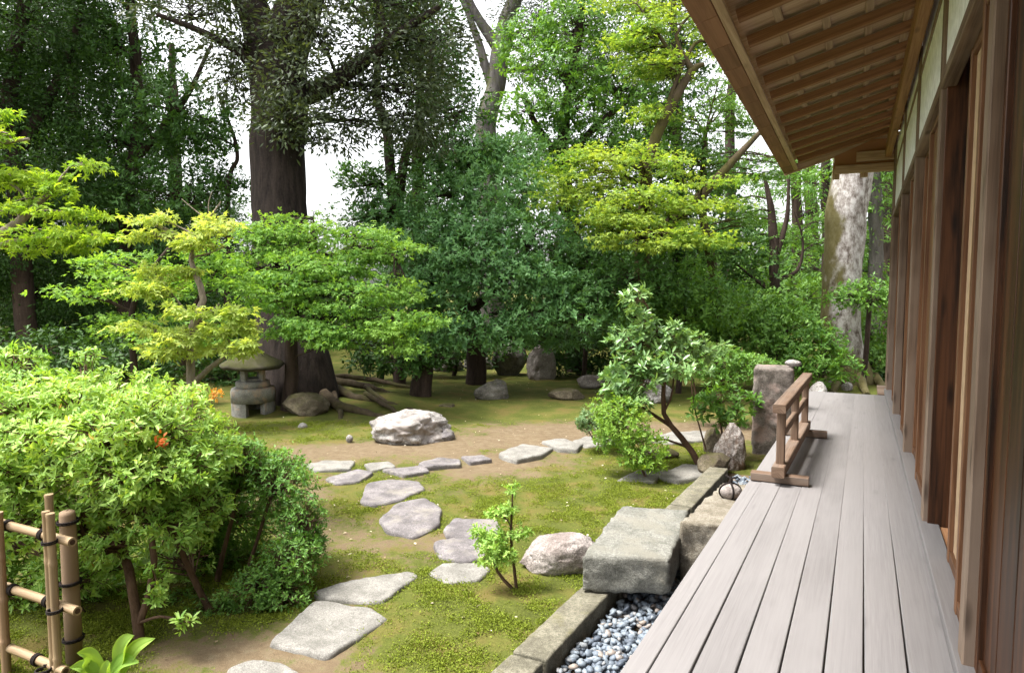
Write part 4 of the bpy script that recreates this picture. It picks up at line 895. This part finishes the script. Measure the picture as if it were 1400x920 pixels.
plant('stump_shrub', 'thick cut stump sprouting a flat cap of dark green leaves', 'shrub', [Tn((572, 552, 11.4, .20), (574, 530, 11.4, .17), (577, 506, 11.4, .16), (580, 498, 11.4, .13))],
      [(550, 492, 11.2, 40, 12), (595, 488, 11.2, 34, 14), (570, 478, 11.4, 40, 12), (560, 505, 11.1, 25, 8)], 'broad', LM['dark2'], BK['dark'], 13, None, dens=1.1, size=.8, lump=.1)
# low dark shrubs under the trees at right centre
SG2 = 'shrubs along the back of the garden'
for k, (x, y, d, w, h, lab, mk_) in enumerate([
    (800, 330, 13.6, 70, 60, 'broad dark shrub behind the blue green tree, right shoulder', 'dark2'), (862, 380, 11.6, 85, 56, 'dark green shrub behind the camellia top', 'dark2'), (930, 400, 11.9, 90, 62, 'mid green shrub behind the camellia, right side', 'mid'), (900, 450, 12.8, 90, 36, 'low dark shrub just above the lawn behind the camellia', 'dark2'),
    (1000, 430, 12.8, 80, 58, 'mid green shrub in front of the thin forked trunk', 'mid'), (1075, 450, 12.6, 76, 52, 'bushy green shrub left of the mottled trunk base', 'mid'), (1100, 410, 14.6, 70, 40, 'light green shrub high behind, left of the mottled trunk', 'bright'), (1190, 455, 13.8, 60, 60, 'fresh green shrub between mottled trunk and house', 'bright'),
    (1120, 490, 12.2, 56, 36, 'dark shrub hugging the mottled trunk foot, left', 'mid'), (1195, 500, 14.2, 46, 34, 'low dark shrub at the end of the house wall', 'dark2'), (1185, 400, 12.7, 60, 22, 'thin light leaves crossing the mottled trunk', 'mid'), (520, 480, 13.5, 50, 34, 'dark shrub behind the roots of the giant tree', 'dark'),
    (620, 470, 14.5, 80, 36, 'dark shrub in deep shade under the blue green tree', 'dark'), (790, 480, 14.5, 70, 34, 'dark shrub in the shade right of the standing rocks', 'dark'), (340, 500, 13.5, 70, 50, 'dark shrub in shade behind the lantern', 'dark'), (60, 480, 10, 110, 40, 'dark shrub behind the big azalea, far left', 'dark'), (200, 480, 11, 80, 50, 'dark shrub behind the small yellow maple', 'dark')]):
    g_ = P(x, min(540, y + h + 40)) ; yb = 460 + 0
    q = W(x, y, d); q[2] = 0; bx_, by_, bd_ = proj(q[None]); 
    plant('shrub', lab, 'shrub', [Tn((float(bx_[0]), float(by_[0]), float(bd_[0]), .05), (x + 4, y + h * .6, d, .04), (x, y, d, .03))],
          [(x, y, d, w * .75, h * .8), (x - w * .55, y + h * .35, d - .2, w * .5, h * .55), (x + w * .55, y + h * .35, d - .2, w * .5, h * .55), (x, y + h * .6, d - .3, w * .6, h * .45)], 'broad', LM[mk_], BK['dark'], 50 + k, SG2, dens=.85, size=.85 if d < 13.5 else 1, twigs=16)

# weeping green maple over the lantern
plant('weeping_maple', 'green maple draped like a curtain in front of the giant trunk', 'tree', [Tn((395, 555, 10.2, .11), (400, 450, 10.2, .09), (420, 380, 10.2, .08), (430, 310, 10.2, .05)), Tn((420, 380, 10.2, .06), (480, 340, 10, .045), (540, 350, 9.9, .03)), Tn((410, 400, 10.2, .05), (360, 340, 10.1, .035), (330, 320, 10, .025))],
      [(400, 310, 10.1, 75, 22), (345, 320, 10, 45, 24), (460, 330, 9.9, 70, 24), (370, 360, 9.7, 60, 26), (440, 375, 9.6, 60, 28), (510, 365, 9.8, 56, 24), (380, 410, 9.5, 48, 26), (430, 425, 9.45, 45, 28), (500, 410, 9.6, 50, 26), (545, 400, 9.7, 44, 24), (415, 460, 9.4, 36, 18), (520, 448, 9.5, 46, 20), (570, 440, 9.6, 34, 16), (545, 470, 9.5, 36, 14), (330, 370, 10, 30, 22), (545, 345, 10, 36, 18), (355, 395, 9.8, 36, 24), (400, 330, 9.9, 60, 24), (400, 390, 9.5, 60, 30), (470, 400, 9.5, 50, 30), (470, 360, 9.7, 60, 30), (340, 345, 9.9, 40, 26), (520, 330, 10, 40, 20), (400, 445, 9.45, 44, 24), (450, 460, 9.4, 26, 16), (500, 435, 9.45, 44, 22)], 'weep', LM['maple'], BK['dark'], 14, None, dens=.78, twigs=30, under=.7)
plant('young_maple', 'shaded green maple left of the weeping one, behind the yellow maple', 'tree', [Tn((190, 520, 9, .05), (180, 440, 9, .04), (200, 380, 9, .03), (230, 340, 9, .02)), Tn((250, 500, 9, .04), (255, 440, 9, .03), (290, 380, 9, .02))],
      [(130, 400, 9, 50, 18), (190, 375, 9, 55, 16), (140, 440, 9, 50, 16), (230, 395, 9, 44, 16), (290, 350, 9, 38, 22), (300, 385, 9, 36, 18), (260, 440, 8.9, 60, 16), (200, 460, 8.9, 50, 14), (285, 470, 8.9, 45, 16), (150, 360, 9.1, 40, 14)], 'maple', LM['maple'], BK['dark'], 15, None, dens=.9)
# yellow maple right of centre
plant('yellow_maple', 'tall yellow green maple with mossy leaning trunk, right of centre', 'tree', [Tn((872, 500, 12.4, .15), (874, 400, 12.3, .14), (880, 330, 12.2, .13), (884, 240, 12, .115), (898, 185, 12, .10), (920, 140, 12, .085), (945, 98, 12, .065), (962, 88, 12, .035)), Tn((948, 100, 12, .06), (930, 70, 12, .045), (925, 45, 12, .03), (945, 20, 12, .02)), Tn((935, 88, 12, .04), (912, 66, 12, .035), (888, 30, 12, .02), (870, 5, 12, .012)), Tn((884, 330, 12.1, .11), (935, 290, 12, .10), (975, 250, 12, .08), (1010, 212, 12, .06), (1040, 180, 12, .04)), Tn((895, 205, 12, .05), (910, 150, 12, .04), (950, 60, 12, .03), (990, 70, 12, .015))],
      [(800, 225, 11.4, 58, 16), (850, 212, 11.5, 56, 16), (900, 222, 11.4, 60, 14), (785, 255, 11.2, 46, 16), (860, 262, 11.1, 62, 18), (920, 270, 11, 56, 18), (830, 290, 11, 40, 14), (890, 310, 10.9, 56, 16), (935, 318, 10.9, 40, 14), (960, 245, 11.6, 50, 16), (885, 155, 12, 34, 12), (880, 40, 12, 52, 24), (920, 20, 12, 60, 24), (870, 75, 12, 44, 18), (910, 100, 12, 50, 18), (960, 50, 12.2, 40, 30), (860, 10, 12.2, 46, 16), (930, -30, 12, 80, 24), (855, 330, 11, 26, 9), (830, 245, 11.6, 60, 18), (900, 285, 11.3, 60, 20), (840, 310, 11.4, 50, 16), (950, 290, 11.3, 40, 16), (770, 240, 11.5, 34, 12), (900, 60, 12.2, 60, 26), (890, 5, 12.4, 60, 26), (775, 270, 11.3, 40, 12), (960, 330, 11, 30, 10), (900, 335, 10.8, 40, 10), (850, 300, 10.9, 50, 12), (985, 280, 11.6, 34, 10), (850, 50, 12.1, 36, 18), (900, 85, 11.9, 50, 14), (815, 210, 11.3, 44, 10)], 'maple', LM['yellow'], BK['mossy'], 16, None, dens=.72, twigs=26, shell=.6)
plant('green_maple', 'bright green maple layers beside the leaning mossy trunk, under the eave corner', 'tree', [Tn((985, 490, 12.8, .1), (975, 380, 12.8, .09), (960, 280, 12.8, .07), (965, 180, 12.8, .04))],
      [(950, 185, 12.5, 50, 18), (985, 205, 12.5, 46, 16), (940, 215, 12.4, 60, 16), (975, 250, 12.6, 50, 20), (930, 165, 12.7, 40, 14), (990, 130, 12.8, 40, 30), (1015, 175, 13, 40, 16), (1035, 240, 13.2, 40, 12), (1060, 220, 13.2, 40, 10), (960, 340, 12.6, 60, 26), (1000, 310, 12.8, 40, 22)], 'maple', LM['bright'], BK['mossy'], 17, None, dens=.8)
# left maple, branches reaching in
plant('left_maple', 'fresh green maple layers reaching in from the left edge', 'tree', [Tn((-180, 640, 6, .09), (-140, 480, 6, .08), (-80, 390, 6, .07), (-20, 335, 6, .05), (30, 300, 6, .035), (70, 262, 6, .02), (90, 235, 6, .01)), Tn((-60, 375, 6, .04), (0, 335, 6, .03), (60, 325, 6, .02), (100, 318, 6, .01)), Tn((-80, 390, 6, .05), (-70, 280, 6, .04), (-20, 205, 6, .025), (40, 190, 6, .012))],
      [(15, 185, 6, 56, 12), (-10, 160, 6.1, 40, 12), (85, 228, 6, 52, 15), (50, 250, 6.05, 46, 14), (20, 280, 6, 60, 16), (95, 292, 5.9, 50, 12), (40, 320, 5.9, 66, 13), (125, 322, 5.9, 32, 10), (10, 340, 6, 50, 10), (-60, 230, 6, 60, 20), (-90, 300, 6, 80, 20), (10, 245, 6.1, 34, 12), (90, 335, 5.9, 36, 8)], 'small', LM['left'], BK['twig'], 18, None, dens=1.1, shell=.5, size=1.15)
# small yellow maple behind the azalea
plant('small_yellow_maple', 'small crooked maple with pale yellow leaves rising behind the azalea', 'tree', [Tn((262, 560, 5.6, .035), (262, 510, 5.6, .034), (258, 470, 5.6, .033), (268, 435, 5.6, .03), (280, 405, 5.6, .027), (268, 375, 5.6, .024), (262, 350, 5.6, .02), (270, 325, 5.6, .013), (285, 300, 5.6, .008), (302, 276, 5.6, .005)), Tn((267, 522, 5.6, .024), (290, 500, 5.6, .020), (315, 482, 5.6, .016), (332, 465, 5.6, .011), (342, 450, 5.6, .006)), Tn((270, 440, 5.6, .016), (290, 425, 5.6, .010), (300, 415, 5.6, .006)), Tn((266, 440, 5.6, .014), (250, 420, 5.6, .009), (238, 405, 5.6, .005)), Tn((282, 300, 5.6, .006), (262, 284, 5.6, .004), (248, 272, 5.6, .003)), Tn((262, 352, 5.6, .010), (290, 345, 5.6, .006), (310, 335, 5.6, .004)), Tn((286, 298, 5.6, .005), (285, 278, 5.6, .004), (290, 262, 5.6, .002))],
      [(215, 300, 5.6, 30, 10), (265, 318, 5.5, 44, 12), (290, 305, 5.6, 24, 10), (205, 320, 5.6, 30, 7), (250, 335, 5.5, 24, 8), (205, 375, 5.6, 28, 8), (225, 400, 5.5, 38, 11), (205, 395, 5.5, 24, 9), (260, 425, 5.45, 50, 10), (310, 430, 5.5, 26, 8), (195, 448, 5.5, 40, 9), (235, 460, 5.45, 36, 10), (270, 480, 5.45, 40, 9), (225, 480, 5.45, 26, 7), (345, 475, 5.4, 26, 9), (330, 450, 5.5, 16, 6), (255, 370, 5.6, 14, 6), (290, 455, 5.5, 30, 8)], 'small', LM['pale'], BK['twig'], 19, None, dens=.46, shell=.5, twig_r=.0035, twigs=26)

# ------------------------------------------------------------------ foreground shrubs
az = plant('azalea_bush', 'big azalea with bright yellow green rosettes filling the lower left', 'shrub',
      [Tn((193, 885, 3.72, .028), (186, 820, 3.75, .026), (170, 750, 3.8, .022), (140, 690, 3.85, .018), (110, 620, 3.95, .012)), Tn((192, 850, 3.73, .020), (212, 780, 3.75, .018), (205, 700, 3.8, .014), (215, 620, 3.9, .012)), Tn((172, 760, 3.8, .02), (100, 720, 3.9, .015), (20, 660, 4, .01)), Tn((300, 860, 4.1, .02), (260, 780, 4.05, .018), (235, 700, 4, .014), (260, 620, 4, .01)), Tn((150, 880, 4.1, .016), (110, 830, 4.1, .014), (60, 760, 4.1, .012))],
      [(60, 560, 4.1, 95, 58), (150, 575, 4.0, 85, 48), (230, 590, 3.95, 70, 46), (283, 620, 4.1, 50, 40), (20, 500, 4.2, 46, 28), (120, 488, 4.3, 20, 10, .10), (120, 640, 3.7, 80, 36), (200, 655, 3.65, 60, 36), (40, 640, 3.85, 70, 40), (-60, 600, 4.2, 90, 80), (150, 530, 4.4, 90, 26), (240, 545, 4.5, 60, 22), (280, 590, 4.5, 36, 26), (205, 720, 3.6, 26, 14), (215, 800, 3.55, 14, 34), (255, 850, 3.5, 16, 10), (100, 700, 3.75, 50, 24), (0, 740, 4.2, 50, 40), (20, 570, 3.8, 60, 46), (100, 560, 3.85, 60, 46), (190, 570, 3.8, 60, 40), (260, 640, 3.8, 40, 34), (60, 600, 3.7, 70, 40), (130, 600, 3.6, 70, 40), (30, 700, 4.0, 60, 40), (140, 700, 4.1, 60, 40), (40, 720, 3.75, 60, 36), (110, 735, 3.9, 60, 34), (180, 690, 3.75, 50, 30), (235, 690, 3.85, 40, 34), (60, 790, 4.3, 70, 40), (150, 780, 4.4, 60, 40), (240, 760, 4.4, 50, 40), (-40, 760, 4.2, 60, 60), (230, 830, 4.6, 50, 30), (120, 840, 4.6, 60, 30), (150, 745, 3.7, 40, 26), (90, 790, 4.0, 50, 34), (240, 720, 3.75, 36, 30), (150, 650, 3.55, 50, 34), (275, 690, 4.0, 40, 40), (20, 660, 3.7, 60, 40)], 'azalea', LM['azalea'], BK['brown'], 20, None, dens=1.1, twigs=60, twig_r=.004, shell=.6)
plant('azalea_bush', 'rounded small-leaved azalea with bare twiggy hollow, beside the pale slabs', 'shrub',
      [Tn((300, 850, 4.5, .022), (300, 780, 4.5, .018), (320, 700, 4.5, .012)), Tn((310, 855, 4.5, .016), (345, 760, 4.5, .013), (370, 680, 4.5, .01)), Tn((305, 845, 4.55, .014), (270, 760, 4.6, .012), (280, 690, 4.6, .01)), Tn((320, 850, 4.4, .013), (370, 790, 4.35, .011), (420, 740, 4.3, .008))],
      [(380, 665, 4.5, 50, 40), (330, 635, 4.6, 55, 36), (412, 715, 4.4, 34, 42), (400, 765, 4.25, 42, 36), (350, 805, 4.15, 46, 32), (300, 838, 4.1, 36, 20), (390, 815, 4.15, 40, 28), (340, 700, 4.9, 70, 60), (300, 770, 4.9, 60, 50), (385, 640, 4.7, 34, 26), (260, 830, 4.3, 34, 26), (320, 620, 4.4, 40, 24), (425, 740, 4.5, 26, 30), (280, 700, 4.7, 50, 50), (290, 660, 4.5, 40, 34), (260, 760, 4.7, 50, 50), (330, 850, 4.25, 30, 14)], 'tiny', LM['tiny'], BK['brown'], 21, None, dens=.85, twigs=130, twig_r=.003, shell=.75)
rgx = np.random.default_rng(77)                                 # a rusty dead sprig caught in the azalea, orange leaves by the maple
def sprig(name, label, x, y, d, n, L, mat, spread, cat):
    c = W(x, y, d); p = rgx.normal(size=(n, 3)) * spread; root = empty(name, c, label, cat)
    leaves('leaf_cluster', c + p, nrm(rgx.normal(size=(n, 3)) + p * 8), nrm(rgx.normal(size=(n, 3)) + UP), np.full(n, L) * (.6 + .8 * rgx.random(n)), np.full(n, L * .5), rgx.random(n), 'leaf', mat, root); return root
sprig('dead_sprig', 'rusty red dead leaf sprig caught in the big azalea', 221, 603, 3.62, 26, .032, LM['rust'], .016, 'sprig')
sprig('orange_sprig', 'orange leaf sprig between azalea top and stone lantern', 296, 540, 4.35, 34, .03, LM['red'], .016, 'sprig')

# glossy camellia and its neighbours
plant('camellia', 'glossy camellia with one tall shoot and crooked bare stem beside the kerb', 'shrub',
      [Tn((958, 640, 7.3, .035), (940, 610, 7.3, .033), (918, 585, 7.3, .03), (905, 560, 7.3, .026), (908, 520, 7.3, .022), (905, 480, 7.3, .016), (890, 430, 7.3, .01), (870, 395, 7.3, .006)), Tn((915, 582, 7.3, .022), (885, 562, 7.3, .018), (865, 545, 7.3, .012)), Tn((908, 520, 7.3, .014), (935, 490, 7.3, .010), (955, 475, 7.3, .006)), Tn((906, 565, 7.3, .014), (918, 540, 7.3, .01), (922, 500, 7.3, .007)), Tn((940, 612, 7.35, .014), (905, 600, 7.3, .010), (870, 605, 7.2, .007))],
      [(868, 412, 7.3, 20, 24), (880, 440, 7.3, 22, 16), (855, 465, 7.3, 26, 20), (900, 480, 7.25, 50, 20), (930, 465, 7.3, 40, 16), (870, 500, 7.2, 44, 20), (920, 505, 7.1, 52, 15), (850, 540, 7.2, 30, 20), (885, 520, 7.1, 30, 14), (940, 490, 7.4, 30, 16), (845, 515, 7.2, 34, 20), (860, 555, 7.1, 34, 18), (905, 455, 7.3, 36, 16), (965, 480, 7.4, 34, 16)], 'azalea', LM['camel'], BK['brown'], 22, None, dens=.95, size=1.8, twigs=24, twig_r=.004, shell=.6)
plant('shrub', 'small lime green bush at the camellia foot, left', 'shrub', [Tn((885, 645, 6.9, .014), (870, 620, 6.9, .01), (860, 590, 6.9, .008))],
      [(852, 585, 6.9, 42, 30), (880, 612, 6.8, 34, 26), (845, 560, 7, 36, 22), (888, 632, 6.75, 24, 14), (868, 628, 6.8, 24, 14), (835, 600, 7, 26, 20)], 'tiny', LM['lime'], BK['brown'], 23, SG2, dens=.8, size=1.5, twigs=30, twig_r=.003)
plant('shrub', 'small rounded greyish bush on thin stems over a flat stone', 'shrub', [Tn((818, 604, 7.9, .010), (818, 590, 7.9, .008), (815, 575, 7.9, .006)), Tn((824, 604, 7.9, .008), (832, 588, 7.9, .006)), Tn((814, 604, 7.9, .008), (804, 588, 7.9, .006))],
      [(818, 574, 7.9, 28, 20), (832, 580, 7.8, 20, 14), (803, 578, 7.8, 16, 12)], 'tiny', LM['greyish'], BK['brown'], 24, SG2, dens=1.0, size=1.3, twigs=24, twig_r=.003)
plant('shrub', 'leafy dark shrub right of the camellia behind the veined rock', 'shrub', [Tn((990, 618, 7.6, .015), (985, 580, 7.6, .012), (975, 545, 7.6, .008)), Tn((994, 618, 7.6, .012), (1000, 570, 7.6, .01), (1010, 540, 7.6, .007)), Tn((965, 615, 7.7, .010), (950, 560, 7.7, .008), (945, 520, 7.7, .006))],
      [(985, 545, 7.6, 38, 22), (1005, 560, 7.5, 32, 20), (965, 560, 7.6, 24, 18), (1025, 545, 7.7, 18, 12), (990, 575, 7.5, 30, 14)], 'azalea', LM['mid'], BK['brown'], 25, SG2, dens=.6, size=1.7, twigs=24, twig_r=.003)
plant('shrub', 'clipped flat-topped grey green bush behind the camellia and pillar', 'shrub', [Tn((985, 560, 9.2, .02), (985, 530, 9.2, .016), (985, 505, 9.2, .012)), Tn((955, 560, 9.2, .015), (950, 530, 9.2, .012), (945, 505, 9.2, .01))],
      [(985, 492, 9.2, 46, 20), (1025, 500, 9.2, 34, 18), (950, 505, 9.2, 34, 18), (1000, 515, 9.1, 46, 12), (1045, 505, 9.6, 20, 14)], 'tiny', LM['tiny'], BK['brown'], 26, SG2, dens=.85, size=1.7, twigs=30, twig_r=.003)
plant('sapling', 'knee-high sapling with pale leaves in bright moss beside pinkish boulder', 'sapling', [Tn((707, 800, 4.36, .013), (702, 770, 4.36, .011), (698, 735, 4.36, .010), (700, 700, 4.36, .007), (701, 665, 4.36, .004)), Tn((700, 804, 4.36, .011), (682, 785, 4.36, .010), (674, 765, 4.36, .008), (664, 745, 4.36, .005)), Tn((698, 735, 4.36, .006), (712, 728, 4.36, .004))],
      [(700, 668, 4.36, 9, 9), (698, 695, 4.36, 12, 5), (684, 702, 4.36, 20, 8), (705, 728, 4.33, 22, 8), (676, 735, 4.33, 26, 12), (684, 760, 4.3, 20, 14), (655, 728, 4.36, 12, 8), (672, 748, 4.28, 18, 10), (662, 765, 4.3, 10, 6)], 'tiny', LM['azalea'], BK['brown'], 27, None, dens=1.3, size=1.15, twigs=10, twig_r=.002)

# hosta at the bottom edge
hb_ = P(150, 945); ho = empty('hosta_plant', hb_, 'hosta with broad smooth light green leaves at the bottom left edge', 'plant')
V = []; Q = []; hv = []; n0 = 0; st = MB()
for tip, base, wd, vv in [((183, 868), (160, 915), .055, .6), ((212, 872), (165, 922), .05, .8), ((105, 892), (140, 922), .05, .4), ((190, 905), (150, 925), .05, .3), ((95, 912), (140, 935), .05, .5), ((150, 905), (150, 945), .05, .7)]:
    a = W(*base, 3.22); c = W(*tip, 3.12); m = (a + c) / 2 + UP * .035; cc_ = curve([a, m, c], 12); tg = nrm(np.gradient(cc_, axis=0)); sd = nrm(np.cross(tg, nrm(-F * .7 + UP * .6)))
    nn_ = np.cross(sd, tg)
    for i in range(12):
        w = wd * .82 * math.sin(math.pi * (i / 11) ** .72) ** .8 * (1 - .25 * (i / 11) ** 3) + .0008
        for s in np.linspace(-1, 1, 13): V.append(cc_[i] + sd[i] * s * w + nn_[i] * (.40 * w * s * s + .0016 * math.cos(s * math.pi * 6) * math.sin(math.pi * i / 11) - (.004 if abs(s) < .01 else 0)))
    for i in range(11):
        for s in range(12): Q.append((n0 + i * 13 + s, n0 + i * 13 + s + 1, n0 + i * 13 + 14 + s, n0 + i * 13 + 13 + s)); hv.append(vv)
    n0 += 156; st.tube(curve([hb_, (hb_ + a) / 2 + UP * .06, a], 8), .005, 6)
np_mesh('leaf_blades', np.array(V), Q, None, LM['hosta'], ho, True, np.array(hv)); st.build('stem', LM['hosta'], ho, True)

# ------------------------------------------------------------------ ground cover
rgm = np.random.default_rng(99)
ix = (gd > 2.6) & (gd < 9.5) & (gpx > -40) & (gpx < 1150) & (gpy > 540) & (G[:, 2] > -.058) & (G[:, 0] < kerb_x(G[:, 1]) - .01); cand = np.where(ix)[0]
pn = fbm(G[cand] * [6, 6, 0], 41, 3, .6)
wt = np.clip((mo[cand] - .45) * 3.0, 0, 1) * np.clip((pn - .44) * 7, .03, 1) / np.maximum(gd[cand], 3) ** 1.2; wt /= wt.sum()
n = 27000; pick = rgm.choice(cand, n, p=wt); c = G[pick] + np.c_[rgm.uniform(-.03, .03, (n, 2)), np.zeros(n)]; c[:, 2] = gheight(c)
cx_, cy_, _ = proj(c); ok = np.ones(n, bool)
for q in SLABS: ok &= ~inside(cx_, cy_, q.mean(0) + (q - q.mean(0)) * .90)
c = c[ok]; n = len(c)
k = 9; cc_ = np.repeat(c, k, 0) + rgm.normal(size=(n * k, 3)) * [.017, .017, .006] + UP * .006
ax = nrm(rgm.normal(size=(n * k, 3)) + UP * .7); no = nrm(rgm.normal(size=(n * k, 3)) * .6 + UP)
o = leaves('moss', cc_, ax, no, (.007 + .007 * rgm.random(n * k)), .0055 + .005 * rgm.random(n * k), np.clip(np.repeat(rgm.random(n), k) * .6 + rgm.random(n * k) * .4, 0, 1), 'quad', LM['moss'], None)
tag(o, 'bright yellow green moss tufts covering the earth', 'moss', None, 'stuff')
lf = leaf_mat('fallen leaf', (.16, .09, .045), (.62, .56, .44), .1, .8, .1)
n = 700; pick = rgm.choice(np.where((gd > 3) & (gd < 15) & (gpx > 0) & (gpx < 1150) & (G[:, 0] < kerb_x(G[:, 1])))[0], n); c = G[pick].copy(); c[:, :2] += rgm.uniform(-.05, .05, (n, 2)); c[:, 2] = gheight(c) + .012
o = leaves('fallen_leaves', c, nrm(rgm.normal(size=(n, 3)) * [1, 1, .2]), nrm(rgm.normal(size=(n, 3)) * .3 + UP), .012 + .022 * rgm.random(n), .01 + .012 * rgm.random(n), rgm.random(n), 'quad', lf, None)
tag(o, 'scattered pale and brown fallen leaves on the moss', 'fallen leaves', None, 'stuff')
